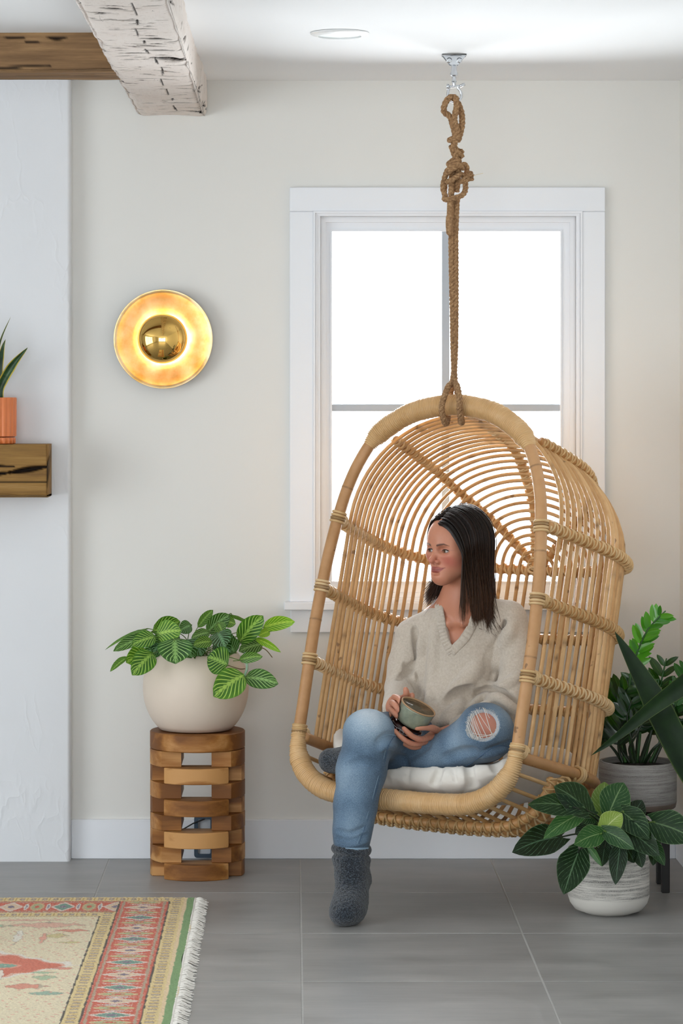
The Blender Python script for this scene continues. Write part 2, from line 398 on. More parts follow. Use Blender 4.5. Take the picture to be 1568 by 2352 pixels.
# ---- outlet-like rounded frame low on the wall behind the stool, and its cord
# ================================================================= hanging rattan chair (local frame: u right, v back, w up; origin = crown of the front hoop)
psi, th = math.radians(33.9), math.radians(16.0)
RC = np.array([[math.cos(psi), math.sin(psi), 0], [-math.sin(psi), math.cos(psi), 0], [0, 0, 1]])@np.array([[1, 0, 0], [0, math.cos(th), math.sin(th)], [0, -math.sin(th), math.cos(th)]])
OC = np.array([.4774, 8.03, 1.4573])
def C(L): return OC+np.asarray(L, float)@RC.T
def rattan(name, a, b, c, spots=True, rough=.42):
    t = NT(name); v = t.coord(); r = t.rand()
    n1 = t.noise(v, 22, 4); col = t.ramp(t.math('ADD', t.math('MULTIPLY', n1, .6), t.math('MULTIPLY', r, .42)), [(.2, S(a)), (.5, S(b)), (.85, S(c))])
    if spots:
        ao = t.node('ShaderNodeVectorMath', operation='ADD'); cb = t.node('ShaderNodeCombineXYZ'); t.link(t.math('MULTIPLY', r, 40.), cb.inputs[0]); t.link(v, ao.inputs[0]); t.link(cb.outputs[0], ao.inputs[1])
        sp = t.ramp(t.noise(ao.outputs[0], 26, 2, .5), [(.69, 0.), (.73, 1.)])
        col = t.mix(t.math('MULTIPLY', sp, .62), col, S('#4a2c12'))
    col = t.mix(t.math('MULTIPLY', t.attr('node', 'Fac'), .78), col, S('#3c2410')); t.set(col=col, rough=rough, spec=.45); t.bump(t.noise(v, 120, 3), .12, .002); return t.m
M_cane = rattan('rattan_cane', '#a67b4c', '#c09663', '#d5b080'); M_pole = rattan('rattan_pole', '#a27546', '#b98a5c', '#c89d70')
M_bind = rattan('rattan_binding', '#b08a58', '#caa673', '#dcc096', False); M_wrap = rattan('rattan_wrapping', '#bd935c', '#d2ab78', '#e0c298', False, .38)
M_rib = rattan('rattan_rib', '#a07340', '#bb8a54', '#cb9c68', False)
chair = thing('hanging_chair', 'egg shaped rattan swing chair hanging from a rope in front of the window', 'chair', C((0, .3, -1.2)))
hoopL = np.array([(0, 0), (-.121, -.018), (-.199, -.055), (-.257, -.103), (-.300, -.178), (-.328, -.26), (-.346, -.355), (-.359, -.463), (-.366, -.571), (-.370, -.683), (-.3695, -.792), (-.368, -.903),
                  (-.366, -1.017), (-.352, -1.078), (-.310, -1.131), (-.235, -1.166), (-.12, -1.175), (0, -1.176)])
hoop2 = np.concatenate([hoopL, (hoopL*[-1, 1])[::-1][1:-1]])
hoop = catmull(np.c_[hoop2[:, 0], np.zeros(len(hoop2)), hoop2[:, 1]], 10, True)          # starts at the crown, goes down the left side
hw = resample(hoop, 720, True)
d = np.r_[0, np.cumsum(np.linalg.norm(np.diff(hw, axis=0), axis=1))]; TOT = d[-1]+np.linalg.norm(hw[0]-hw[-1])
def hoop_at(u, w): return int(np.argmin((hw[:, 0]-u)**2+(hw[:, 2]-w)**2))
iL, iLb = hoop_at(-.259, -.105), hoop_at(-.366, -1.012); iR, iRb = hoop_at(.259, -.105), hoop_at(.366, -1.012)
RP = .0178
for q, ks in ((hw[iL-25:iLb+25], (62, 150)), (hw[iRb-25:iR+25], (84, 150, 205))):
    nd = np.zeros(len(q)); nd[[k for k in ks if k < len(q)]] = .75; obj('hoop_pole', tube(C(q), RP*(1+.05*nd), 14), M_pole, chair, col={'node': np.repeat(nd, 14)*rng.uniform(.5, 1, 14*len(q))})
crown = np.concatenate([hw[iR-6:], hw[:iL+7]]); base = hw[iLb-6:iRb+7]
pr = lambda n, r: np.r_[[.019, .0225, .0265, r], np.full(n, r), [r, .0265, .0225, .019]]
obj('crown_wrapping', coils(C(crown), pr(40, .0305), .0058), M_wrap, chair, label='finely wound pale cane wrapping over the crown of the hoop')
obj('base_wrapping', coils(C(base), np.r_[[.021, .0215, .023, .026], np.full(30, .0298), [.026, .023, .0215, .021]], .0058), M_wrap, chair, label='finely wound pale cane wrapping round the seat front')
# plan outline of the shell (half, from the hoop to the middle of the back)
plan = catmull([(.348, .012, 0), (.374, .18, 0), (.393, .34, 0), (.378, .46, 0), (.325, .555, 0), (.20, .615, 0), (.09, .628, 0), (0, .63, 0)], 14)
mer = catmull([(.02, -.004, 0), (.122, -.008, 0), (.272, -.022, 0), (.383, -.043, 0), (.49, -.116, 0), (.556, -.203, 0), (.594, -.30, 0), (.610, -.356, 0)], 14)
NC = 27; W1, W2, W3, W4 = -.3556, -.5702, -.7911, -1.0173
tt = np.r_[np.linspace(.088, .965, NC)]
pl = resample(plan[:, :2], 400); ml = resample(mer[:, :2], 400)
def at(A, t): return np.array([np.interp(t*399, np.arange(400), A[:, k]) for k in range(2)])
def arch(t, ph, off=0.):
    "point of the cane at fraction t on its arch; ph runs 0 (right spring) .. pi (left spring)"
    (u, v), (va, wa) = at(pl, t), at(ml, t); k = math.sin(ph); c = math.cos(ph)
    return np.array([u*c*(1+.02*k), v+(va-v)*k**1.6, W1+(wa-W1)*(k**.95)])
def side(t, w, sgn):
    u, v = at(pl, t); f = (w-W1)/(W4-W1)
    return np.array([sgn*u*(1+.018*f-.02*f*f), v-.008*f, w])
for i, t_ in enumerate(tt):
    jl, jr = rng.uniform(-.002, .002, 2); bot = W4-.012 if at(pl, t_)[1] < .5 else W4-.05
    path = [side(t_, w, 1)+[jr*math.sin(9*w), 0, 0] for w in np.linspace(bot, W1-.03, 12)]+[arch(t_, p) for p in np.linspace(0.02, PI-.02, 26)]+[side(t_, w, -1)+[jl*math.sin(9*w), 0, 0] for w in np.linspace(W1-.03, bot, 12)]
    path = resample(catmull(path, 3), 74); r = rng.uniform(.0056, .0066)
    path = resample(path, 150); nd = np.zeros(150); k0 = int(rng.integers(3, 22))
    while k0 < 149: nd[k0] = rng.uniform(.45, 1); k0 += int(rng.integers(16, 34))
    rr = r*(1+.13*nd); obj('cane', tube(C(path), rr, 7), M_cane, chair, col={'node': np.repeat(nd*np.where(rng.random(150) < .8, 1, .2), 7)*rng.uniform(.3, 1, 1050)})
def uline(w, t0=.0, t1=1.0, off=.012, n=60):
    P = [side(t, w, 1) for t in np.linspace(t0, t1, n)]+[side(t, w, -1) for t in np.linspace(t1, t0, n)][1:]
    P = np.array(P); T = np.gradient(P, axis=0); nrm = np.stack([T[:, 1], -T[:, 0], 0*T[:, 0]], 1); nrm /= np.linalg.norm(nrm, axis=1)[:, None]+1e-9
    cen = np.array([0, .3, w]); sg = np.sign(((P-cen)*nrm).sum(1))[:, None]; return P+nrm*sg*off
def rib(P, r, name='rib', turns=None, br=.0036, label=None):
    P = resample(P, 130); o = obj(name, tube(C(P), r, 10), M_rib, chair, label=label)
    n = turns or plen(P)/.030
    obj('binding', join(helix(C(P), r+.0012, n, br, 5, 14, 0, 1), helix(C(P), r+.0012, n, br, 5, 14, PI, -1)), M_bind, o)
    return o
for w in (W1, W2, W3): rib(uline(w), .0150)
# rails
rail = uline(W4, 0, 1, .004); obj('seat_rail', tube(C(resample(rail, 120)), .0165, 12), M_pole, chair)
# meridian ribs fanning out from the back
for ph in (PI*.5, PI*.27, PI*.73):
    P = np.array([arch(t, ph) for t in np.linspace(.11, 1, 50)]); cen = np.array([0, .2, -.5]); n = P-cen; n /= np.linalg.norm(n, axis=1)[:, None]
    rib(P+n*.011, .0125)
# the little knot where the ribs meet
for k in range(3): obj('binding', tube(C([np.array([.022*math.cos(a), .617+.004*k, W1-.004+.012*k+.010*math.sin(a)]) for a in np.linspace(0, 2*PI, 20, endpoint=False)]), .0045, 6, True), M_bind, chair)
# bindings where the ribs are tied to the hoop
def band(i0, n, r, k=5, name='strap'):
    gs = []
    for j in range(k):
        P = hw[(i0+int((j-k/2)*n)) % 720]; Q = hw[(i0+int((j-k/2)*n)+2) % 720]; Bm = basis(RC@(Q-P)); a = np.linspace(0, 2*PI, 18, endpoint=False)
        ring = C(P)+r*(np.cos(a)[:, None]*Bm[:, 0]+np.sin(a)[:, None]*Bm[:, 1]); gs.append(tube(ring, .0042, 6, True))
    obj(name, join(*gs), M_bind, chair)
for w, u in ((W1, .346), (W2, .366), (W3, .3695), (W4+.014, .366)):
    for s in (-1, 1):
        band(hoop_at(s*u, w), 1.75, .0195, 5)
        P0 = np.array([s*u, .0, w]); P1 = np.array([s*(u+.006), .032, w-.002])
        obj('strap', helix(C([P0+(P1-P0)*.3, P1]), .0185, 3, .0045, 6, 14), M_bind, chair)
# the seat basket: canes run front to back under the cushion, tied by two cross bands
bl = hw[iLb+6:iRb-5][:, [0, 2]]; bl = resample(bl, 200)
def basket(t, v):
    u, w = np.interp(t*199, np.arange(200), bl[:, 0]), np.interp(t*199, np.arange(200), bl[:, 1])
    f = max(0, (v-.30)/.33); sc = 1-.55*f**2.6; lift = .155*f**2.2
    bow = .026*math.sin(min(v/.40, 1)*PI*.5)*max(0, (-(w)-1.02)/.156)
    return np.array([u*sc*(1+.06*math.sin(PI*min(v/.5, 1))), v, w+lift*(1-0*f)-bow])
for t_ in np.linspace(.03, .97, 19):
    P = np.array([basket(t_, v) for v in np.linspace(.01, .60, 22)]); obj('seat_cane', tube(C(P), .0062, 7), M_cane, chair)
for v, off in ((.20, .016), (.255, .016), (.45, .014)):
    P = np.array([basket(t, v)-[0, 0, off*(1 if .1 < t < .9 else .3)] for t in np.linspace(.0, 1, 60)]); rib(P, .0135, 'cross_band', None, .0036)
for s in (-1, 1):
    p = side(0.36, W4, s); q = basket(.5+s*.47, .215)
    obj('strap', helix(C([p+[0, 0, .012], p, q]), .012, 5, .005, 6, 14), M_bind, chair)
    a = np.linspace(0, 2*PI, 18, endpoint=False)
    for j in range(3): obj('strap', tube(C([p+[.0205*math.cos(x)+s*.003, .012*(j-1), .0205*math.sin(x)] for x in a]), .0045, 6, True), M_bind, chair)
# ================================================================= seat cushion: see the person file (needs the volume tools)
# ================================================================= rope
M_rope = NT('jute_rope'); v = M_rope.coord(); M_rope.set(col=M_rope.ramp(M_rope.noise(v, 160, 5), [(.3, S('#7a5c42')), (.55, S('#a17e5b')), (.8, S('#c3a37c'))]), rough=.9, spec=.1).bump(M_rope.noise(v, 420, 3), .7, .003); M_rope = M_rope.m
hx, hy = .4774, 8.03; topz = CH-(222-CY)*hy/F
rope = thing('hanging_rope', 'thick knotted jute rope holding up the rattan swing chair', 'rope', (hx, hy, topz))
def strand3(P, r=.0090, name='cord', parent=None, lay=.036, label=None):
    P = np.asarray(P); L = plen(P); n = max(int(L/.0035), 12); Q = resample(P, n)
    o = obj(name, join(*[helix(Q, r*.50, L/lay, r*.60, 6, 11, k*2*PI/3) for k in range(3)]), M_rope, parent or rope, label=label); return o
def RP_(pts, n=8): return catmull([W(x, y, hy+dy) for x, y, dy in pts], n)
zc = C((0, 0, 0))
# two falls from the knot to the crown of the chair
strand3(RP_([(1036, 448, -.012), (1036, 520, -.004), (1037, 600, 0), (1039, 700, 0), (1041, 800, 0), (1044, 872, -.005), (1050, 888, -.050), (1055, 915, -.064), (1055, 940, -.066), (1060, 968, -.040), (1058, 968, .010), (1057, 955, .039), (1054, 928, .048), (1048, 892, .030), (1044, 880, 0)]))
strand3(RP_([(1049, 450, -.008), (1046, 520, 0), (1046, 600, .002), (1046, 700, 0), (1045, 800, .004), (1040, 872, -.004), (1029, 889, -.038), (1018, 918, -.050), (1014, 940, -.052), (1020, 969, -.031), (1026, 970, .010), (1028, 956, .052), (1030, 928, .062), (1037, 890, .040), (1043, 878, .004)]))
# bight over the shackle and twisted shank
strand3(RP_([(1051, 325, .0), (1060, 292, 0), (1060, 262, .005), (1052, 238, .01), (1043, 224, 0), (1030, 226, -.012), (1020, 243, -.012), (1020, 258, -.006), (1033, 268, 0), (1040, 290, -.004), (1046, 318, -.010), (1040, 345, -.012), (1050, 368, -.010), (1052, 395, -.004), (1048, 440, .002)]))
strand3(RP_([(1038, 228, .004), (1046, 224, -.012), (1048, 245, -.016), (1043, 275, -.014), (1050, 302, -.008), (1042, 330, .004), (1048, 352, .008), (1040, 380, .004), (1037, 420, -.004), (1036, 448, -.010)]))
def coilknot(y0, y1, R, turns, tilt, cx=1043):
    return catmull([np.array([(cx-CX)*hy/F+R*math.cos(a)+tilt*0, hy+R*.9*math.sin(a), CH-((y0+(y1-y0)*k)-CY)*hy/F+tilt*math.cos(a)]) for k, a in ((i/(turns*10), i/10*2*PI) for i in range(turns*10+1))], 3)
for y0, y1, R, tu, ti, cx in ((313, 322, .015, 1, .006, 1043), (340, 352, .016, 1, -.010, 1048), (362, 392, .016, 2, .010, 1042)):
    strand3(coilknot(y0, y1, R, tu, ti, cx), .0078, 'knot')
strand3(RP_([(1062, 388, -.006), (1050, 378, -.022), (1030, 388, -.022), (1022, 405, -.012), (1017, 430, -.006), (1022, 450, -.010), (1020, 458, -.018), (1040, 456, -.026), (1060, 449, -.022), (1068, 438, -.008), (1068, 420, .0), (1062, 402, -.006), (1050, 405, -.022), (1032, 416, -.022), (1022, 420, .006), (1020, 440, .012)]), .0082, 'knot')
strand3(RP_([(1026, 400, -.02), (1036, 390, -.026), (1052, 382, -.018), (1066, 378, -.006), (1072, 386, .006), (1070, 402, .01)]), .0078, 'knot')
# whipped tail and frayed end
obj('whipped_tail', tube(RP_([(1033, 462, -.020), (1032, 490, -.018), (1031, 515, -.018), (1032, 530, -.017), (1032, 543, -.017)], 6), np.r_[np.full(8, .0085), np.full(13, .0105), [.009, .006, .002, .001]], 10), M_rope, rope)
fr = [tube(RP_([(1056+rng.uniform(-5, 5), 418+rng.uniform(-5, 5), -.018), (1070, 412+rng.uniform(-7, 7), -.02+rng.uniform(-.008, .008)), (1084+rng.uniform(-6, 5), 404+rng.uniform(-12, 11), -.02+rng.uniform(-.014, .014))], 5), rng.uniform(.0012, .0024), 5) for _ in range(46)]
obj('frayed_end', join(*fr), M_rope, rope, kind='stuff')
obj('loose_fibre', tube(RP_([(1078, 410, -.02), (1092, 402, -.02), (1109, 398, -.02)], 6), .0008, 5), plain('pale_fibre', '#d9c9a8', .8), rope)
# ================================================================= ceiling hanger
M_zinc = plain('zinc_plated_steel', '#c9ccd0', .22, 60, .05, metal=1.0)
hk = thing('ceiling_hanger', 'shiny steel swivel hanger screwed to the ceiling above the rope', 'hanger', (hx, hy, ZC))
hz = lambda py: CH-(py-CY)*hy/F
obj('mounting_plate', rbox(hx-.036, hx+.036, hy-.022, hy+.022, ZC-.005, ZC-.0004, .001), M_zinc, hk)
for s in (-1, 1):
    tri = [(hx-.034, ZC-.004), (hx+.034, ZC-.004), (hx+.012, hz(150)), (hx-.012, hz(150))]; y = hy+s*.013
    V = [(x, yy, z) for yy in (y-.0018, y+.0018) for x, z in tri]
    obj('side_ear', (np.array(V), [[0, 1, 2, 3], [7, 6, 5, 4]]+[[k, (k+1) % 4+0, (k+1) % 4+4, k+4][::-1] for k in range(4)]), M_zinc, hk, False)
Bx = basis((0, -1, 0))
for dx in (-.015, .015):
    obj('bolt', xform(lathe([(0, -.020), (.0045, -.020), (.0045, .012), (.0085, .012), (.0085, .016), (.0055, .0185), (0, .0185)], 6 if 0 else 14), Bx, (hx+dx, hy, hz(140))), M_zinc, hk, sharp=35)
obj('swivel', lathe([(0, hz(146)), (.0075, hz(146)), (.0085, hz(150)), (.0085, hz(165)), (.0115, hz(168)), (.0115, hz(173)), (.0065, hz(176)), (.006, hz(184)), (.008, hz(187)), (.0055, hz(190)), (.0055, hz(198)), (0, hz(198))], 20, (hx, hy, 0)), M_zinc, hk, sharp=40)
obj('shackle_pin', join(tube([W(1027, 199, hy), W(1056, 198, hy)], .0042, 10), tube([W(1025, 199, hy), W(1031, 199, hy)], .0075, 8), tube([W(1056, 198, hy), W(1067, 193, hy)], .0045, 8)), M_zinc, hk)
obj('shackle', tube(catmull([W(x, y, hy) for x, y in ((1030, 196), (1030, 205), (1028, 214), (1029, 224), (1036, 232), (1044, 234), (1053, 231), (1059, 222), (1058, 212), (1052, 203), (1050, 196))], 8), .0042, 10), M_zinc, hk)
# ================================================================= timbers
def timber(name, label, cat, ax, a0, a1, rect, mat_, nl, seed, amp, cracks, step=.006, parent=None, shear=None):
    "hewn beam along axis ax (0 X, 1 Y) from a0 to a1, rect=(lo, hi, z0, z1) across; cracks: list of (s0,t0,s1,t1,half width,depth); t runs round the section from the lo/top corner"
    lg = np.random.default_rng(seed); lo, hi, z0, z1 = rect
    corners = [(lo, z1), (lo, z0), (hi, z0), (hi, z1)]; sec, nrm = [], []
    for k in range(3):
        p, q = np.array(corners[k]), np.array(corners[k+1]); m = max(int(np.linalg.norm(q-p)/step), 2); e = (q-p)/np.linalg.norm(q-p)
        for i in range(m+(k == 2)):
            sec.append(p+(q-p)*i/m); nrm.append(np.array([-e[1], e[0]])*-1)
    sec = np.array(sec); nrm = np.array(nrm); cen = np.array([(lo+hi)/2, (z0+z1)/2])
    nrm = np.where((((sec-cen)*nrm).sum(1) < 0)[:, None], -nrm, nrm)
    tl = np.r_[0, np.cumsum(np.linalg.norm(np.diff(sec, axis=0), axis=1))]; sl = np.linspace(0, a1-a0, nl); n, m = nl, len(sec)
    Sg, Tg = np.meshgrid(sl, tl, indexing='ij'); h = np.zeros((n, m))
    for _ in range(46):                                    # adze facets and waviness
        f1, f2 = lg.uniform(2, 40), lg.uniform(2, 26); h += lg.uniform(.3, 1)*np.sin(f1*Sg+f2*Tg+lg.uniform(0, 7))/(1+f1*.12)
    h = h/np.abs(h).max()*amp
    ce = np.minimum(np.abs(Tg-np.linalg.norm(np.array(corners[1])-corners[0])), np.abs(Tg-(np.linalg.norm(np.array(corners[1])-corners[0])+hi-lo)))
    rag = lg.standard_normal((n, 1)); rag = 1.1*np.convolve(rag[:, 0], np.ones(21)/21, 'same')[:, None]
    h -= np.exp(-(ce/.012)**2)*(.006+.006*np.abs(rag))     # worn arrises
    cr = np.zeros((n, m))
    for (s0, t0, s1, t1, w, dp) in cracks:
        dx, dy = s1-s0, t1-t0; L2 = dx*dx+dy*dy+1e-9; k = np.clip(((Sg-s0)*dx+(Tg-t0)*dy)/L2, 0, 1)
        dd = np.hypot(Sg-s0-k*dx, Tg-t0-k*dy); ww = w*(.35+.65*np.sin(PI*np.clip(k, .08, .92))); g_ = np.clip(1-dd/ww, 0, 1)
        h -= dp*g_; cr = np.maximum(cr, np.clip(g_*2.6, 0, 1))
    P2 = sec[None]+nrm[None]*h[..., None]; al = (a0+sl)[:, None]+0*Tg
    V = np.stack([al, P2[..., 0], P2[..., 1]], 2) if ax == 0 else np.stack([P2[..., 0], al, P2[..., 1]], 2)
    V = V.reshape(-1, 3); I = np.arange(n*m).reshape(n, m)
    q = np.stack([I[:-1, :-1], I[:-1, 1:], I[1:, 1:], I[1:, :-1]], 2).reshape(-1, 4)
    if ax == 1: q = q[:, ::-1]
    Fc = q.tolist()+[I[0].tolist() if ax == 1 else I[0].tolist()[::-1], I[-1].tolist()[::-1] if ax == 1 else I[-1].tolist()]
    o = obj(name, (V, Fc), mat_, parent, True, col={'crack': cr.ravel()})
    if parent is None: tag(o, label, cat)
    return o
def crackmat(name, base_fn):
    t = base_fn(name); return t
def M_beamwood(name, a, b, c, axis, dark='#1c120b', white=None, ends=None):
    t = NT(name); sc = [14, 14, 14]; sc[axis] = 1.3; v = t.coord(scale=sc); v0 = t.coord()
    mpf = t.node('ShaderNodeMapping'); mpf.inputs['Scale'].default_value = tuple(4.5 if k != axis else 1.6 for k in range(3)); t.link(v, mpf.inputs[0]); g1 = t.math('ADD', t.math('MULTIPLY', t.noise(v, 1.5, 6, .65, .4), .55), t.math('MULTIPLY', t.noise(mpf.outputs[0], 1.2, 5, .7), .45)); col = t.ramp(g1, [(.3, S(a)), (.52, S(b)), (.72, S(c))])
    kn = t.ramp(t.noise(v0, 6, 2), [(.68, 0.), (.76, 1.)]); col = t.mix(t.math('MULTIPLY', kn, .5), col, S(a))
    if white:
        wash = t.ramp(t.noise(v0, 55, 8, .75), [(.30, .35), (.44, 1.)]); big = t.ramp(t.noise(v0, 3.2, 3), [(.3, .80), (.6, .98)])
        wc = t.mix(t.noise(v0, 5, 3), S(white), S('#efe9e4')); col = t.mix(t.math('MULTIPLY', wash, big), col, wc)
        mpc = t.node('ShaderNodeMapping'); mpc.inputs['Scale'].default_value = (9, 75, 9); t.link(v0, mpc.inputs[0]); chk = t.ramp(t.noise(mpc.outputs[0], 1., 3, .6, .3), [(.655, 0.), (.68, 1.)])
        mpd = t.node('ShaderNodeMapping'); mpd.inputs['Scale'].default_value = (60, 8, 60); t.link(v0, mpd.inputs[0]); chk2 = t.ramp(t.noise(mpd.outputs[0], 1., 3, .6, .6), [(.70, 0.), (.72, 1.)])
        col = t.mix(t.math('MULTIPLY', t.math('MAXIMUM', chk, chk2), .8), col, S('#4a382c'))
        if ends is not None:                               # the lime wash stops short of the wall end
            y = t.sep(v0)[1]; fade = t.ramp(t.math('ADD', y, t.math('MULTIPLY', t.noise(v0, 14, 4), .16)), [(0, 0.), (1, 1.)])
    col = t.mix(t.attr('crack', 'Fac'), col, S(dark)); t.set(col=col, rough=.75, spec=.2); t.bump(t.noise(v, 6, 6, .7), .5, .004); return t.m
bz0 = CH+(900-266)*8.68/F; bx0, bx1 = (316-CX)*8.68/F, (472-CX)*8.68/F
cg = np.random.default_rng(3); crk = []; th_ = ZC-bz0; bw = bx1-bx0; L = 3.9; y0b = YW-.003-L
px2s = lambda py: L-((YW)-(bz0-CH)*F/(900-py))            # where along the beam a picture row of its underside lies
# the long zigzag check up the middle, its cross checks, and short chops
zz = [(0, .62), (40, .60), (62, .53), (88, .58), (105, .55), (128, .62), (150, .66), (175, .58), (200, .60), (222, .63), (238, .60), (262, .66)]
for (pa, ta), (pb, tb) in zip(zz[:-1], zz[1:]):
    crk.append((px2s(pa+5), th_+bw*ta, px2s(pb-4), th_+bw*(ta-.0+.25*(tb-ta)), .0036, .005))
for pa, t0, t1, w in ((46, .35, .62, .006), (66, .52, .75, .007), (88, .6, .84, .014), (103, .5, .78, .006), (115, .55, .85, .009), (120, .25, .56, .007), (134, .62, .93, .016), (137, .75, 1.0, .006), (237, .5, .98, .006), (258, .72, 1.02, .010), (20, .3, .5, .010), (30, .1, .4, .005), (150, .75, 1, .004), (163, .55, .85, .004), (172, .6, .9, .004), (182, .6, .8, .004), (197, .7, .95, .005), (204, .75, .95, .004)):
    crk.append((px2s(pa), th_+bw*t0, px2s(pa+2), th_+bw*t1, w*2.3, .013))
for _ in range(120):
    s = cg.uniform(.3, L); t0 = cg.uniform(0, 1); crk.append((s, th_+bw*t0, s+cg.uniform(-.006, .006), th_+bw*min(t0+cg.uniform(.04, .2), 1), cg.uniform(.005, .013), .010))
for s in np.cumsum(cg.uniform(.12, .5, 14)):             # bites out of the left arris and checks on the right cheek
    crk.append((s, th_*.98, s+.02, th_+cg.uniform(.005, .02), .014, .02))
for _ in range(24):
    s = cg.uniform(.3, L); crk.append((s, th_+bw+.02, s+cg.uniform(.05, .2), th_+bw+cg.uniform(.02, .1), .004, .01))
M_white = M_beamwood('limewashed_oak', '#7d6048', '#a58a70', '#c0a78e', 1, '#1a120e', '#e4d8d0')
timber('ceiling_beam', 'whitewashed rough hewn ceiling beam running towards the window wall, full of dark checks', 'beam', 1, y0b, YW-.003, (bx0, bx1, bz0, ZC+.004), M_white, 950, 5, .006, crk, .0036)
Yb = .9986*F/(900-75); bzz = CH+(900-166)*Yb/F
crk2 = [(3.0, .02, 3.05, .02, .006, .012), (2.35, .0, 2.36, .045, .006, .014), (2.36, .044, 2.25, .046, .006, .014), (2.62, .02, 2.62, .10, .008, .012), (2.50, .03, 2.50, .10, .006, -.006), (2.66, .055, 2.665, .055, .006, .015), (2.6, .165, 2.72, .168, .008, .014), (2.2, .13, 2.9, .135, .003, .008), (2.1, .09, 2.8, .10, .003, .004)]
for _ in range(30):
    s = cg.uniform(1.6, 3.2); t0 = cg.uniform(0, .3); crk2.append((s, t0, s+cg.uniform(.04, .25), t0+cg.uniform(-.004, .004), .0028, .005))
M_brown = M_beamwood('old_brown_oak', '#5a4430', '#866849', '#ad8b62', 0)
timber('ceiling_beam', 'old brown bare timber ceiling beam butting into the side of the whitewashed one', 'beam', 0, X0+.02, bx0+.006, (Yb, Yb+.185, bzz, ZC+.004), M_brown, 560, 9, .004, [(s0+.5, t0, s1+.5, t1, w, d_) for s0, t0, s1, t1, w, d_ in crk2])
# mantel shelf on the chimney breast
mx1 = (107-CX)*8.46/F; mz1 = CH-(1021-CY)*8.46/F; mz0 = CH-(1143-CY)*8.46/F; mh = mz1-mz0
ck3 = [(.9, .098*mh/.166, .985, .088*mh/.166, .0075, .03), (.985, .088*mh/.166, 1.098, .070*mh/.166, .011, .03), (.0, .10*mh/.166, .9, .10*mh/.166, .005, .02), (.86, .066*mh/.166, 1.0, .068*mh/.166, .004, .02), (0, .12, 1.1, .118, .003, .008)]
mant = thing('mantel_shelf', 'chunky brown timber mantel shelf with a long dark split, fixed to the white chimney', 'shelf', (mx1-.5, 8.55, mz0))
M_mant = M_beamwood('mantel_oak', '#6b4e30', '#94713f', '#b59362', 0)
VV = timber('timber', '', '', 0, mx1-1.1, mx1, (8.46, CYF+.012, mz0, mz1), M_mant, 260, 21, .0022, [(s0, (mh-t0 if 0 else t0), s1, t1, w, d_) for s0, t0, s1, t1, w, d_ in ck3], .004, mant)
obj('top_face', box(mx1-1.1, mx1-.004, 8.464, CYF+.011, mz1-.004, mz1-.0005), M_mant, mant, False)
# ================================================================= recessed ceiling light
YL = .9986*F/(900-75.5); lx = (780-CX)*YL/F; lr = 67.5*YL/F
M_lt = plain('white_enamel', '#f3f5f6', .25, 30, .02); M_baf = plain('baffle_white', '#c9d2d2', .5, 30, .03)
cl_ = thing('recessed_light', 'round white recessed ceiling light, switched off', 'ceiling light', (lx, YL, ZC))
obj('trim_ring', lathe([(lr, ZC-.0008), (lr, ZC-.003), (lr-.004, ZC-.006), (lr-.012, ZC-.0075), (lr*.76, ZC-.0105), (lr*.735, ZC-.0105), (lr*.73, ZC-.004), (lr*.7, ZC-.0008)], 64, (lx, YL, 0)), M_lt, cl_, sharp=40)
bp = []
for k in range(7): bp += [(lr*(.73-.05*k), ZC-.0065+.0008*(k % 2)), (lr*(.71-.05*k), ZC-.0058)]
obj('baffle', lathe(bp+[(0, ZC-.0058)], 64, (lx, YL, 0)), M_baf, cl_, sharp=20)
# ================================================================= wall sconce
YS = YW-.03; ssx, ssz = (375-CX)*YS/F, CH-(779-CY)*YS/F; R_ = 113*YS/F
t = NT('gold_leaf'); v = t.coord(); t.set(col=t.ramp(t.noise(v, 16, 5, .6), [(.3, S('#e6b569')), (.5, S('#f3d29a')), (.7, S('#fae5c2'))]), metal=1.0, rough=t.ramp(t.noise(v, 9, 4), [(.35, .30), (.65, .48)])).bump(t.noise(v, 30, 4), .12, .004); M_leaf = t.m
M_brass = NT('polished_brass').set(col=S('#e0b566'), metal=1.0, rough=.03).m
M_led = NT('warm_led').set(col=(0, 0, 0, 1), emit=(1.0, .85, .62, 1), emits=20.).m
sc = thing('wall_sconce', 'round gilded wall lamp glowing warm behind a polished brass dome', 'wall lamp', (ssx, YW, ssz))
Bs = basis((0, -1, 0))
prof = [(0, .012), (.05, .012), (R_*.55, .016), (R_*.8, .026), (R_*.93, .038), (R_, .047), (R_+.001, .0465), (R_*.93, .035), (R_*.8, .022), (R_*.55, .010), (.06, .004), (0, .004)]
obj('dish', xform(lathe(prof, 96), Bs, (ssx, YW, ssz)), M_leaf, sc)
rd = 57.5*(YW-.07)/F
obj('dome', xform(lathe([(rd*math.sin(a), .066+rd*.62*math.cos(a)) for a in np.linspace(PI/2, 0, 26)][0:]+[] , 80), Bs, (ssx-.001, YW, ssz+.001)), M_brass, sc)
obj('dome_back', xform(lathe([(0, .060), (rd*.97, .060), (rd, .066)], 64), Bs, (ssx-.001, YW, ssz+.001)), M_brass, sc, sharp=30)
obj('stem', xform(lathe([(.018, .010), (.018, .060)], 24), Bs, (ssx, YW, ssz)), M_brass, sc)
a = np.linspace(0, 2*PI, 48, endpoint=False)
obj('led_ring', tube(np.stack([ssx+.068*np.cos(a), np.full(48, YW-.030), ssz+.068*np.sin(a)], 1), .006, 10, True), M_led, sc)
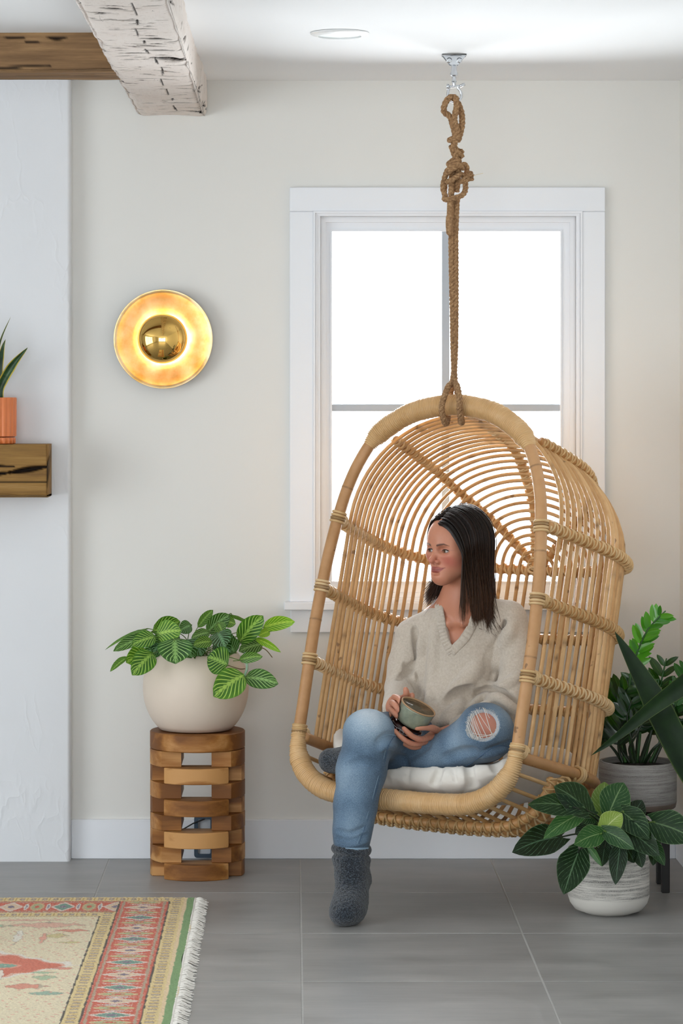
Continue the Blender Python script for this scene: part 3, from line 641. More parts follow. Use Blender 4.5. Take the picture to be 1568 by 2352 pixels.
# ================================================================= stacked teak stool
sx, sy, sr = (453.5-CX)*8.43/F, 8.43, .1475
M_teak = wood('teak', '#75481f', '#9c6833', '#c4925a', 0, 1.0, .5, .2, 3.)
stool = thing('teak_stool', 'stacked teak block stool under the round cream plant bowl', 'stool', (sx, sy, 0))
ztop = CH-(1676-CY)*8.43/F
lay = [0]+[ztop*k for k in (.096, .191, .286, .381, .476, .571, .666, .766, .884-.002, 1.0)]
hs = np.diff(lay)
nl = 9; hL = (ztop-.054)/8; zs = [hL*k for k in range(9)]+[ztop]
def seg(kind, s):
    a = np.linspace(0, 2*PI, 180, endpoint=False); P = sr*np.c_[np.cos(a), np.sin(a)]
    if kind == 'disc': return P[::2]
    ax = 0 if kind == 'side' else 1; lim = (.102, .099)[ax]
    def clip(P, axis, val, keep_gt):
        out = []; n = len(P)
        for i in range(n):
            p, q = P[i], P[(i+1) % n]; f = (p[axis]-val)*(1 if keep_gt else -1); g_ = (q[axis]-val)*(1 if keep_gt else -1)
            if f >= 0: out.append(p)
            if f*g_ < 0: out.append(p+(q-p)*f/(f-g_))
        return np.array(out)
    P = clip(P, ax, s*.0465, s > 0); P = clip(P, 1-ax, lim, False); P = clip(P, 1-ax, -lim, True); return P
for k in range(8):
    kd = 'front' if k % 2 == 0 else 'side'
    if kd == 'front':
        for s in (-1, 1):
            a = np.linspace(-.36, .36, 14); P = np.r_[sr*np.c_[np.cos(a), np.sin(a)]*.995, [[.086, sr*math.sin(.36)], [.086, -sr*math.sin(.36)]]]*[s, 1]
            obj('block', extrude((P if s > 0 else P[::-1])+[sx, sy], zs[k]+.0004, zs[k+1]-.0004, .0022), M_teak, stool, False)
    for s in ((-1, 1) if kd == 'side' else (-1,)):
        P = seg(kd, s)*(1+rng.uniform(-.006, .004)); obj('block', extrude(P+[sx, sy], zs[k]+.0004, zs[k+1]-.0004, .0022), M_teak, stool, False)
obj('top_disc', extrude(seg('disc', 1)+[sx, sy], zs[8]+.0004, ztop, .003), M_teak, stool, True, sharp=35)
# ---- framed box low on the wall behind the stool
M_slate = plain('slate_blue_plastic', '#3f5163', .45); M_pale = plain('pale_plastic', '#c9d0d8', .5); M_black = plain('black_cord', '#15161a', .5)
yb = YW-.018
def rrect(x0, x1, z0, z1, r, n=6):
    P = []
    for cx_, cz_, a0 in ((x1-r, z1-r, 0), (x0+r, z1-r, 90), (x0+r, z0+r, 180), (x1-r, z0+r, 270)):
        for k in range(n+1):
            a = math.radians(a0+90*k/n); P.append((cx_+r*math.cos(a), cz_+r*math.sin(a)))
    return np.array(P)
x0_, z0_ = (446-CX)*yb/F, CH-(1969-CY)*yb/F; x1_, z1_ = (492-CX)*yb/F, CH-(1872-CY)*yb/F
out = rrect(x0_, x1_, z0_, z1_, .010); inn = rrect(x0_+.012, x1_-.012, z0_+.012, z1_-.012, .004); n = len(out)
V = np.array([(x, y, z) for P, y in ((out, yb+.0015), (out, yb-.012), (inn, yb-.012), (inn, yb-.004)) for x, z in P])
wbx = thing('wall_unit', 'small dark blue rounded frame unit low on the wall behind the teak stool', 'wall unit', (x0_, yb, z0_))
obj('frame', (V, [[i*n+k, i*n+(k+1) % n, (i+1)*n+(k+1) % n, (i+1)*n+k] for i in range(3) for k in range(n)]), M_slate, wbx, sharp=40)
obj('face_plate', (np.array([(x, yb-.004, z) for x, z in inn]), [list(range(n))]), M_pale, wbx, False)
tag(obj('power_cord', tube(catmull([W(x, y, 8.668) for x, y in ((420, 1905), (432, 1898), (446, 1890), (460, 1885), (470, 1881))], 6), .0022, 8), M_black), 'thin black cord crossing the baseboard behind the teak stool', 'cord')
# ================================================================= rug
e_x, bY = -.2865, 7.965                                     # right (fringed) edge and back edge
nx, ny = 210, 420; ex = np.r_[np.linspace(0, .62, 210)]; dY = np.linspace(0, 1.75, ny)
E_, D_ = np.meshgrid(ex, dY, indexing='ij'); wob = .003*np.sin(D_*9)+.002*np.sin(D_*23+1)
c_ = lambda h: np.array(S(h)[:3])
ivory, red, gold, green, dark, beige, teal, wht, pink = map(c_, ('#efe2c2', '#d8705a', '#ead49c', '#86a873', '#5d5550', '#efd9b0', '#8fb3a0', '#efe6da', '#eab8a2'))
Cc = np.zeros(E_.shape+(3,))+ivory
def put(mask, col, k=1.): Cc[...] = np.where(mask[..., None], Cc*(1-k)+col*k, Cc)
Er = E_+wob; fld = (Er > .262) & (D_ > .290)
hb = (D_ < .290) & (Er > .070)
# field: ivory with soft salmon medallion, hooked bars, sprigs
fx, fy = Er-.262, D_-.290
md = np.abs(fx-.31)/.27+np.abs(((fy-.655+.6) % 1.2)-.6)/.20
lob = md+.10*np.sin(fx*60)*np.sin(fy*50); put(fld & (lob < 1.18), c_('#efe7da')); put(fld & (lob < 1.08), pink); put(fld & (lob < 1.0), c_('#dd8068')); put(fld & (lob < .62), c_('#e9a48c')); put(fld & (lob < .50), teal); put(fld & (lob < .36), ivory); put(fld & (lob < .2), red)
for cx_, cy_, w_, h_, co in ((.14, .12, .10, .035, pink), (.30, .13, .06, .028, c_('#a9c4a0')), (.10, .27, .03, .03, c_('#d7c98e')), (.06, .2, .045, .02, c_('#e08d78')), (.2, .28, .012, .09, c_('#f4efe2')), (.13, .3, .01, .06, c_('#eba48f')), (.08, .80, .03, .028, c_('#a9c4a0')), (.12, .9, .05, .03, c_('#e08d78')), (.2, .78, .012, .09, c_('#f4efe2')), (.3, .95, .1, .03, pink), (.06, .98, .05, .02, teal), (.22, .05, .12, .012, pink), (.35, .25, .05, .03, c_('#8fc0a2')), (.05, .36, .03, .015, c_('#d7c98e')), (.045, .69, .03, .016, c_('#e08d78')), (.09, .74, .035, .012, c_('#a9c4a0'))):
    q = np.abs((fx-cx_)/w_)**1.3+np.abs((fy-cy_)/h_)**1.3+.35*np.sin(fx*130)*np.sin(fy*110); put(fld & (q < 1), co, .85); put(fld & (q > .95) & (q < 1.15), c_('#8d7a6a'), .45)
spr = np.sin(fx*150+3*np.sin(fy*31))*np.sin(fy*120+2*np.sin(fx*40)); put(fld & (spr > .82) & (lob > 1.2), c_('#e7a893'), .7)
# bands: (e0, e1) from the fringe edge, and the same round the back edge
def band2(m, s, q, kind):                                  # s along, q across 0..1
    if kind == 'gold':
        put(m, gold); ph = (s/.0325) % 1; put(m & (np.abs(ph-.5) < .22) & (q > .22) & (q < .78), c_('#9c8580'), .75); put(m & (np.abs(ph-.5) < .09) & (q > .3) & (q < .7), c_('#cdbfae'), .8); put(m & (np.abs(ph-.02) < .07) & (q > .15) & (q < .85), c_('#c39f5a'))
    else:
        put(m, red); ph = (s/.30) % 1.0
        for k, c0 in ((.25, c_('#7fa392')), (.75, c_('#e7cdb0'))):
            dd = np.minimum(np.abs(ph-k), 1-np.abs(ph-k))*.30; am = np.abs((q-.5)/.33)+(dd/.030)**1.2; put(m & (am < 1.25), wht, .8); put(m & (am < .92), c0); put(m & (am < .35), c_('#8c7f8f'))
        for k in (0., .5):
            dd = np.minimum(np.abs(ph-k), 1-np.abs(ph-k))*.30
            am = np.abs((q-.5)/.36)**2+(dd/.020)**2; put(m & (am < 1), c_('#d9b98c')); put(m & (am < .55), c_('#b9bd8e')); put(m & (am < .12), red)
            for sg in (-1, 1):
                cre = np.abs((ph-k+.5) % 1-.5-sg*.105)*.30+.06*np.abs(q-.5)**2; put(m & (cre < .0065) & (np.abs(q-.5) < .36), wht); put(m & (cre < .003) & (np.abs(q-.5) < .3), c_('#a39aa6'))
        put(m & ((np.abs(q-.08) < .025) | (np.abs(q-.92) < .025)), c_('#b9b39a'), .8); nn = np.sin(s*320)*np.sin(q*40); put(m & (nn > .86), c_('#f0d9c6'), .7)
right = Er < .262
put(Er < .262, gold); put((Er > .0) & (Er < .0215), green); put((Er > .0215) & (Er < .031), c_('#efd6ae'))
band2((Er > .031) & (Er < .071), D_, (Er-.031)/.040, 'gold'); band2((Er > .074) & (Er < .215) & (D_ > .065), D_+.07, (Er-.074)/.141, 'red'); band2((Er > .219) & (Er < .259) & (D_ > .2), D_, (Er-.219)/.040, 'gold')
top = (Er > .219) & (D_ < .290)
band2((Er > .074) & (D_ < .055), Er, D_/.055, 'gold'); band2(top & (D_ > .060) & (D_ < .225), Er, (D_-.060)/.165, 'red'); band2((Er > .262) & (D_ > .230) & (D_ < .287), Er, (D_-.230)/.057, 'gold')
for a_ in (.0725, .2165): put((np.abs(Er-a_) < .0022) & (D_ > .06), dark)
for a_ in (.2605,): put((np.abs(Er-a_) < .0022) & (D_ > .288), dark)
for a_ in (.0585, .2275, .2885): put((np.abs(D_-a_) < .0022) & (Er > (.074 if a_ < .1 else .262 if a_ > .28 else .219)), c_('#8a6a55'), .8)
Cc *= (1+.05*rng.standard_normal(Cc.shape[:2]))[..., None]; Cc = np.clip(Cc, 0, 1)
z = .0105+.0006*rng.standard_normal(E_.shape)
V = np.stack([e_x-Er, bY-D_+.004*np.sin(E_*7), z], 2).reshape(-1, 3); I = np.arange(E_.size).reshape(E_.shape)
q = np.stack([I[:-1, :-1], I[:-1, 1:], I[1:, 1:], I[1:, :-1]], 2).reshape(-1, 4)[:, ::-1].tolist()
rim = [I[0, k] for k in range(ny)]+[I[k, -1] for k in range(1, nx)]+[I[-1, k] for k in range(ny-2, -1, -1)]+[I[k, 0] for k in range(nx-2, 0, -1)]
nb = len(V); V2 = V[rim].copy(); V2[:, 2] = .0004; m = len(rim)
V = np.concatenate([V, V2]); q += [[rim[k], nb+k, nb+(k+1) % m, rim[(k+1) % m]] for k in range(m)]
colr = np.concatenate([Cc.reshape(-1, 3), Cc.reshape(-1, 3)[rim]])
t = NT('hand_knotted_wool'); v = t.coord(); wv = t.noise(v, 700, 2); t.set(col=t.mix(t.math('MULTIPLY', wv, .22), t.attr('pattern'), S('#b9a184'), 'MULTIPLY'), rough=.95, spec=.1, sheen=.15).bump(wv, .6, .003); M_rug = t.m
rug = thing('rug', 'faded red gold and ivory oriental rug with a white fringe on grey tiles', 'rug', (e_x-.4, bY-.8, 0))
obj('pile', (V, q), M_rug, rug, True, col={'pattern': colr})
fr = []
for k in range(430):
    y = bY-.004-1.74*k/430; ln = rng.uniform(.026, .042); dy = rng.uniform(-.010, .010); P = [(e_x-.003, y, .006), (e_x+ln*.4, y+dy*.4, .009+rng.uniform(0, .003)), (e_x+ln*.8, y+dy, .004), (e_x+ln, y+dy*1.2, .0022)]
    fr.append(tube(catmull(P, 3), np.linspace(.0018, .0013, 10), 5))
M_fr = plain('cotton_fringe', '#e9e4dc', .9, 200, .1); obj('fringe', join(*fr), M_fr, rug, kind='stuff')
obj('selvedge', tube(np.array([(e_x+.001, bY-1.745*k/60, .007) for k in range(61)]), .0042, 8), M_fr, rug)
# ================================================================= plants
CAMP = np.array([0, 0, CH])
def leaf(name, base, tip, wid, mat_, parent, roll=0., pitch=0., fold=.18, droop=.0, shape='oval', tone=(.5, .5, .5), nu=10, nv=5, wave=0., label=None, facing=None):
    "one leaf blade: base and tip in metres, seen wid wide when roll is 0"
    base, tip = np.asarray(base, float), np.asarray(tip, float); a = tip-base; L = np.linalg.norm(a); a /= L
    n = CAMP-(base+tip)/2 if facing is None else np.asarray(facing, float); n = n-a*(n@a); n /= np.linalg.norm(n); b = np.cross(a, n)
    c, s = math.cos(roll), math.sin(roll); n, b = n*c+b*s, b*c-n*s
    u = np.linspace(0, 1, nu); v = np.linspace(-1, 1, nv)
    if shape == 'oval': pf = np.sin(PI*np.clip(u, 0, 1)**.85)**.62; 
    elif shape == 'heart': pf = np.where(u < .36, np.sin(PI/2*np.minimum(u/.36, 1)*.86+.22)**.8, np.cos(PI/2*np.clip((u-.36)/.64, 0, 1))**.72); pf[0] = .30
    elif shape == 'lance': pf = np.sin(PI*u**.75)**.9
    elif shape == 'strap': pf = np.minimum(1, (1-u)*3.2)**.8*(.72+.28*np.minimum(u*3, 1))
    elif shape == 'spoon': pf = np.sin(PI*u**1.25)**.7
    pf = np.maximum(pf, .03)
    U, Vv = np.meshgrid(u, v, indexing='ij'); h = wid/2
    back = np.where(U < .2, -(np.abs(Vv)**1.5)*.16*L*(1-U/.2), 0) if shape == 'heart' else 0
    P = base+(U*L+back)[..., None]*a+(h*pf[:, None]*Vv)[..., None]*b
    P = P+(fold*h*pf[:, None]*np.abs(Vv)**1.3)[..., None]*n+(droop*L*(np.sin(PI*U)))[..., None]*np.array([0, 0, 1.0])
    if wave: P = P+(wave*h*np.sin(U*17+Vv*2)*np.abs(Vv))[..., None]*n
    I = np.arange(nu*nv).reshape(nu, nv); q = np.stack([I[:-1, :-1], I[1:, :-1], I[1:, 1:], I[:-1, 1:]], 2).reshape(-1, 4)
    o = obj(name, (P.reshape(-1, 3), q), mat_, parent, True, uv=np.stack([U.ravel(), Vv.ravel()*.5+.5], 1), label=label)
    o.color = tuple(tone)+(1,); return o
def leafmat(name, fn, rough=.35, transl=.25, spec=.5):
    t = NT(name); uvn = t.node('ShaderNodeTexCoord'); x = t.sep(uvn.outputs['UV']); u = x[0]; av = t.math('ABSOLUTE', t.math('MULTIPLY_ADD', x[1], 2., -1.))
    tone = t.sep(t.node('ShaderNodeObjectInfo').outputs['Color'])[0]
    col, h = fn(t, u, av, tone); t.set(col=col, rough=rough, spec=spec)
    if h is not None: t.bump(h, .25, .004)
    tl = t.node('ShaderNodeBsdfTranslucent'); t.link(t.mix(.5, col, S('#8fd010'), 'MIX'), tl.inputs[0]); ms = t.node('ShaderNodeMixShader'); ms.inputs[0].default_value = transl
    t.link(t.b.outputs[0], ms.inputs[1]); t.link(tl.outputs[0], ms.inputs[2]); t.link(ms.outputs[0], t.out.inputs[0]); return t.m
def veins(t, u, av, nveins, slope, width):
    ph = t.math('MULTIPLY', t.math('SUBTRACT', u, t.math('MULTIPLY', t.math('POWER', av, .8), slope)), nveins)
    d = t.math('ABSOLUTE', t.math('SUBTRACT', t.math('FRACT', t.math('ADD', ph, 20.)), .5)); return t.ramp(d, [(0, 1.), (width, .85), (width*1.8, 0.)])
def f_prayer(t, u, av, tone):
    n = t.noise(t.coord(), 60, 3); dk = t.ramp(tone, [(.15, S('#0a2a10')), (.5, S('#174c14')), (.9, S('#5c9c18'))]); lt = t.ramp(tone, [(.15, S('#245a1e')), (.5, S('#46881c')), (.9, S('#9ccc28'))])
    vn = veins(t, u, av, 7.5, .42, .085); mid = t.ramp(t.math('ADD', av, t.math('MULTIPLY', t.math('SINE', t.math('MULTIPLY', u, 47.)), .05)), [(.05, 1.), (.17, 0.)])
    edge = t.ramp(av, [(.55, 0.), (.95, 1.)]); col = t.mix(t.math('MULTIPLY', edge, .5), t.mix(t.math('MULTIPLY', n, .3), dk, lt), lt); fade = t.ramp(av, [(.78, 1.), (.98, .25)])
    vc = t.ramp(tone, [(.1, S('#8fc59a')), (.4, S('#b5dd6c')), (.9, S('#d6ee62'))]); col = t.mix(t.math('MULTIPLY', vn, fade), col, vc); return t.mix(mid, col, t.mix(.4, vc, lt)), t.math('SUBTRACT', 1., vn)
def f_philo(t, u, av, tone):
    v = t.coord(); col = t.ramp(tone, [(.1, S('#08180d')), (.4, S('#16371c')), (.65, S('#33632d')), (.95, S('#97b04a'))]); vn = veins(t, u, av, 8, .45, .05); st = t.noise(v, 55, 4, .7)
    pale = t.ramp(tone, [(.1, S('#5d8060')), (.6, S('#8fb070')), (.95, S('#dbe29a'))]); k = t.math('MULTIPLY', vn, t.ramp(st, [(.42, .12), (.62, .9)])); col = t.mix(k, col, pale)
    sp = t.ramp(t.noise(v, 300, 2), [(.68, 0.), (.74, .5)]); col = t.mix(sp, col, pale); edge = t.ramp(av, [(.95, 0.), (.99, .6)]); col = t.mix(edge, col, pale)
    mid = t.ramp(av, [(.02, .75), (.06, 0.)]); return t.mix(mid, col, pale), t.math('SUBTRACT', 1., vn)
def f_zz(t, u, av, tone):
    col = t.ramp(tone, [(.1, S('#08200f')), (.45, S('#14451a')), (.7, S('#2c7a1e')), (.95, S('#5fae28'))]); mid = t.ramp(av, [(.02, .4), (.09, 0.)]); return t.mix(mid, col, S('#4f8a3a')), None
def f_snake(t, u, av, tone):
    v = t.coord(); b = t.noise(v, 26, 4, .6, 1.); col = t.ramp(b, [(.35, S('#16301a')), (.6, S('#2c4f2a')), (.75, S('#47693c'))]); ed = t.ramp(av, [(.70, 0.), (.80, 1.)]); return t.mix(ed, col, S('#c8b548')), None
def f_dark(t, u, av, tone):
    v = t.coord(); b = t.noise(v, 18, 4); col = t.ramp(b, [(.3, S('#0a1a0a')), (.7, S('#18300f'))]); ed = t.ramp(av, [(.9, 0.), (.98, .6)]); return t.mix(ed, col, S('#54642f')), None
M_pray = leafmat('prayer_plant_leaf', f_prayer, .42, .22); M_phil = leafmat('philodendron_leaf', f_philo, .38, .10, .3); M_zz = leafmat('zz_leaf', f_zz, .22, .12, .6); M_snk = leafmat('snake_plant_leaf', f_snake, .4, .1); M_drk = leafmat('dark_strap_leaf', f_dark, .55, .05, .2)
M_stem = plain('green_stem', '#5d7a35', .5, 50, .15); M_stemb = plain('brown_stem', '#6b5a35', .6, 50, .15); M_soil = plain('potting_soil', '#1d1712', .95, 90, .4, .8, .006)
def stem(parent, pts, r=.0016, mat_=None, name='stem', n=6): return obj(name, tube(catmull(pts, n), r, 6), mat_ or M_stem, parent)
# ---------------------------------------------------------------- prayer plant in a round cream bowl on the stool
bx_, by_ = (449.5-CX)*8.43/F, 8.43; px = 8.43/F
zb, zr = ztop, CH-(1500-CY)*8.43/F; Rm = 121.5*px
bowl_prof = [(0, zb+.001), (.080, zb+.001), (.086, zb+.004)]; hB = zr-zb; zc_ = zb+hB*.56
for k in np.linspace(-.86, 1, 22):
    if k < 0: r = Rm*math.sqrt(1-(k*.90)**2)**.86; z = zc_+k*(zc_-zb-.004)/.86
    else: r = Rm*(1-.20*k**2.2); z = zc_+k*(zr-zc_)
    bowl_prof.append((r, z))
rt = bowl_prof[-1][0]; bowl_prof += [(rt-.004, zr+.003), (rt-.011, zr+.002), (rt-.014, zr-.006), (rt-.010, zr-.03), (0, zr-.03)]
pp = thing('potted_prayer_plant', 'prayer plant with bright veined leaves spilling from a round cream bowl on the teak stool', 'plant', (bx_, by_, zb))
M_bowl = plain('cream_stoneware', '#dccdbd', .62, 9, .03, .15, .003); obj('bowl', lathe(bowl_prof, 72, (bx_, by_, 0)), M_bowl, pp); obj('soil', lathe([(0, zr-.012), (rt-.012, zr-.018)][::-1], 32, (bx_, by_, 0)), M_soil, pp)
PL = [  # base x,y  tip x,y  width  tone (backlit brightness put in at the right)  Ybase Ytip  roll
 (342, 1444, 241, 1493, 9, .35, 8.40, 8.36, .9), (346, 1452, 284, 1470, 17, .30, 8.42, 8.38, .6), (338, 1464, 260, 1496, 24, .30, 8.40, 8.33, .3), (350, 1452, 414, 1428, 36, .45, 8.36, 8.40, .2),
 (359, 1457, 417, 1449, 42, .62, 8.32, 8.30, -.1), (358, 1463, 302, 1482, 32, .48, 8.30, 8.26, .2), (401, 1467, 403, 1525, 64, .30, 8.25, 8.22, 0), (341, 1500, 289, 1522, 38, .62, 8.34, 8.28, .1), (352, 1500, 303, 1551, 42, .52, 8.28, 8.22, 0),
 (294, 1509, 253, 1543, 14, .40, 8.34, 8.30, .5), (440, 1436, 410, 1450, 26, .22, 8.38, 8.36, 0), (454, 1441, 489, 1401, 19, .36, 8.46, 8.48, .3), (474, 1453, 528, 1412, 34, .24, 8.44, 8.46, .2), (500, 1430, 512, 1456, 24, .40, 8.44, 8.42, 0), (514, 1427, 541, 1433, 22, .55, 8.48, 8.48, 0),
 (526, 1411, 572, 1431, 10, .34, 8.48, 8.5, .8), (549, 1476, 604, 1414, 40, .45, 8.38, 8.34, 0), (604, 1441, 677, 1428, 27, .86, 8.42, 8.40, .1), (620, 1450, 593, 1461, 17, .85, 8.42, 8.40, 0), (586, 1466, 645, 1498, 14, .95, 8.40, 8.36, .3), (603, 1480, 548, 1496, 30, .28, 8.42, 8.38, .2),
 (482, 1453, 439, 1466, 20, .30, 8.30, 8.25, .2), (487, 1474, 443, 1482, 22, .42, 8.27, 8.22, .1), (500, 1452, 517, 1488, 44, .14, 8.34, 8.27, 0), (523, 1528, 476, 1508, 52, .42, 8.23, 8.22, 0), (549, 1516, 603, 1508, 20, .36, 8.26, 8.24, .2), (561, 1550, 490, 1600, 54, .58, 8.23, 8.20, 0), (562, 1556, 639, 1571, 36, .30, 8.26, 8.24, 0),
 (470, 1500, 440, 1490, 40, .12, 8.34, 8.28, 0), (520, 1480, 545, 1470, 40, .12, 8.42, 8.40, 0), (450, 1470, 462, 1508, 40, .10, 8.32, 8.26, 0), (425, 1470, 440, 1512, 42, .18, 8.28, 8.24, 0), (380, 1470, 350, 1500, 40, .14, 8.38, 8.34, 0), (540, 1500, 515, 1470, 36, .2, 8.34, 8.32, 0), (370, 1490, 330, 1500, 30, .12, 8.36, 8.34, 0), (560, 1460, 585, 1480, 26, .3, 8.42, 8.42, 0), (495, 1470, 530, 1500, 36, .16, 8.36, 8.30, 0), (400, 1450, 380, 1480, 36, .15, 8.38, 8.34, 0)]
for i, (x0, y0, x1, y1, w, tn, Ya, Yb_, rl) in enumerate(PL):
    b_, t_ = W(x0, y0, Ya), W(x1, y1, Yb_); leaf('leaf', b_, t_, w*1.25*px, M_pray, pp, rl, fold=.20 if w > 16 else .5, droop=.05, tone=(tn,)*3, nu=11, nv=7, wave=.05)
    root = np.array([bx_+rng.uniform(-.05, .05), by_+rng.uniform(-.05, .05), zr-.014]); mid_ = (b_+root)/2+[0, 0, .02]
    if y0 < 1530: stem(pp, [root, mid_, b_, b_+(t_-b_)*.12], .0014, M_stem)
stem(pp, [W(598, 1486, 8.38), W(612, 1494, 8.38), W(625, 1510, 8.37)], .0016, M_stemb); stem(pp, [W(520, 1527, 8.23), W(548, 1536, 8.24), W(562, 1536, 8.26)], .0016, M_stemb); stem(pp, [W(535, 1518, 8.25), W(550, 1517, 8.25)], .0014)
stem(pp, [W(562, 1500, 8.36), W(566, 1518, 8.27), W(567, 1535, 8.25), W(561, 1553, 8.24)], [.004]*19, plain('pale_sheath', '#8fae94', .5))
# ---------------------------------------------------------------- philodendron in a striped grey-white pot on the floor
def stripes(name, zlo, z0):
    "wheel-thrown pot: dark brushed rings in the glaze, plain below"
    t = NT(name); v = t.coord(); mp = t.node('ShaderNodeMapping'); mp.inputs['Scale'].default_value = (4, 4, 150); t.link(v, mp.inputs[0]); a = t.noise(mp.outputs[0], 1., 4, .7)
    mp2 = t.node('ShaderNodeMapping'); mp2.inputs['Scale'].default_value = (22, 22, 500); t.link(v, mp2.inputs[0]); b = t.noise(mp2.outputs[0], 1., 3, .7); sp = t.noise(v, 420, 2)
    k = t.math('ADD', t.math('MULTIPLY', a, .62), t.math('MULTIPLY', b, .38)); ln = t.ramp(k, [(.43, 0.), (.58, .85)]); z = t.sep(v)[2]; m = t.ramp(t.math('MULTIPLY', t.math('ADD', z, -zlo), 12.), [(0, 0.), (.12, 1.)])
    ln = t.math('MULTIPLY', t.math('MULTIPLY', ln, m), t.ramp(sp, [(.35, .45), (.6, 1.)])); return t, ln
tP, ln = stripes('striped_stoneware', .047, 0); tP.set(col=tP.mix(ln, S('#d7d3cb'), S('#4b4744')), rough=.5, spec=.4); tP.bump(ln, .25, .002); M_pot1 = tP.m
qx, qy = (1397-CX)*7.80/F, 7.80; p8 = 7.8/F; qr = 93.5*p8; qz = .185
ph = thing('potted_philodendron', 'philodendron with dark pointed leaves in a low grey striped pot on the floor tiles', 'plant', (qx, qy, 0))
obj('pot', lathe([(0, .0005), (.070, .0005), (.074, .003), (.098, .012), (qr-.006, .030), (qr, .050), (qr, qz-.006), (qr-.002, qz), (qr-.007, qz), (qr-.009, qz-.02), (0, qz-.02)], 72, (qx, qy, 0)), M_pot1, ph, sharp=50); obj('soil', lathe([(qr-.010, qz-.018), (0, qz-.012)], 32, (qx, qy, 0)), M_soil, ph)
QL = [ # base, tip, width, tone, Ybase, Ytip, roll, shape
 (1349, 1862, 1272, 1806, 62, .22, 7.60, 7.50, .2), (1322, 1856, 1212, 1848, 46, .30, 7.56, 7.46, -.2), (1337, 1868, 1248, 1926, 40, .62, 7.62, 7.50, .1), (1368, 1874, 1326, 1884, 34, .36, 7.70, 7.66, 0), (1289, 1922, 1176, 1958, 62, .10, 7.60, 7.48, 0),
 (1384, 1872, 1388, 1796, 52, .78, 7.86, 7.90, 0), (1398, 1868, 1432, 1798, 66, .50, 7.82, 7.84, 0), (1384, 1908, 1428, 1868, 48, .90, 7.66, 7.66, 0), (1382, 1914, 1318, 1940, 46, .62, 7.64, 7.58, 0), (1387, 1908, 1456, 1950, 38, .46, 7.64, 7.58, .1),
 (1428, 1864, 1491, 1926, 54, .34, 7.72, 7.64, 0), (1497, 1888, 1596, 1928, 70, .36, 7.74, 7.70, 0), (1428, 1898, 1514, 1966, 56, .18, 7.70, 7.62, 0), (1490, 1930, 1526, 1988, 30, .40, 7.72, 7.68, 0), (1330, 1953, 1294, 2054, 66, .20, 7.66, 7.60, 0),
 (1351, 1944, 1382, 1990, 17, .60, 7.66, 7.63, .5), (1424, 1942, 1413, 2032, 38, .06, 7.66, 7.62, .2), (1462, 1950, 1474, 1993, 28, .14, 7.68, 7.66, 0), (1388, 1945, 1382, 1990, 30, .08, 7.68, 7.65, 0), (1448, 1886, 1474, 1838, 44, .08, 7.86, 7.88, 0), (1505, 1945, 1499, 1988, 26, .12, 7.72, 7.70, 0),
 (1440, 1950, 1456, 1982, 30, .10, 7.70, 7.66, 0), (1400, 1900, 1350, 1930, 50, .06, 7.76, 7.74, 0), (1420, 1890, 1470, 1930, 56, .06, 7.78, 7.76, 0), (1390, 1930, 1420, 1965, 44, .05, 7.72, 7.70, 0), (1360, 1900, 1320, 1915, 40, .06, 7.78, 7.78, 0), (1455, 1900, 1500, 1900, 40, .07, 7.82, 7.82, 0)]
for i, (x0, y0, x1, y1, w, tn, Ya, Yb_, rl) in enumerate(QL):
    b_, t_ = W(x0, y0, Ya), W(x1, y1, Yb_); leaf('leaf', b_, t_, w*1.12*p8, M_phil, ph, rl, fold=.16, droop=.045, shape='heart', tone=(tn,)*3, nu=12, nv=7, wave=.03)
    root = np.array([qx+rng.uniform(-.03, .03), qy+rng.uniform(-.03, .03), qz-.016]); stem(ph, [root, (root+b_)/2+[0, 0, .03], b_, b_+(t_-b_)*.06], .0024, M_stem if tn > .3 else plain('dark_stem', '#20301c', .5))
# ---------------------------------------------------------------- ZZ plant in a tall striped planter on a black stand
zx, zy = (1464-CX)*8.2/F, 8.2; p2 = 8.2/F; zrr = 89*p2; z1_, z0p = CH-(1747-CY)*8.2/F, CH-(1866-CY)*8.09/F
tP, ln = stripes('grey_striped_stoneware', z0p-.4, 0); zc2 = tP.sep(tP.coord())[2]
tP2 = tP; band_ = tP.ramp(tP.math('MULTIPLY', tP.math('ADD', zc2, 0.), 1.), [(.018, 1.), (.020, 0.)]); tP.set(col=tP.mix(band_, tP.mix(tP.math('MULTIPLY', ln, .75), S('#a6a3a0'), S('#55504e')), S('#7d6f66')), rough=.55, spec=.35); tP.bump(ln, .3, .002); M_pot2 = tP.m
st_ = thing('plant_stand', 'black wooden four legged plant stand in the dark right corner', 'plant stand', (zx, zy, 0)); M_blk = plain('black_stained_wood', '#14110f', .5, 40, .2)
for lx_, ly_ in ((1.113, 8.105), (1.118, 8.25), (.968, 8.12), (.975, 8.275)): obj('leg', rbox(lx_-.012, lx_+.012, ly_-.012, ly_+.012, 0, z0p-.0008, .002), M_blk, st_, False)
obj('crossbar', rbox(.98, 1.106, 8.172, 8.192, z0p-.022, z0p-.0006, .002), M_blk, st_, False); obj('crossbar', rbox(1.033, 1.053, 8.12, 8.25, z0p-.022, z0p-.0006, .002), M_blk, st_, False)
for (xa, ya), (xb, yb_) in (((1.113, 8.105), (.975, 8.275)), ((1.118, 8.25), (.968, 8.12))): obj('crossbar', tube([(xa, ya, z0p-.012), (xb, yb_, z0p-.012)], .009, 4), M_blk, st_, False)
zp = thing('potted_zz_plant', 'glossy dark ZZ plant in a grey striped planter on the black stand', 'plant', (zx, zy, z0p))
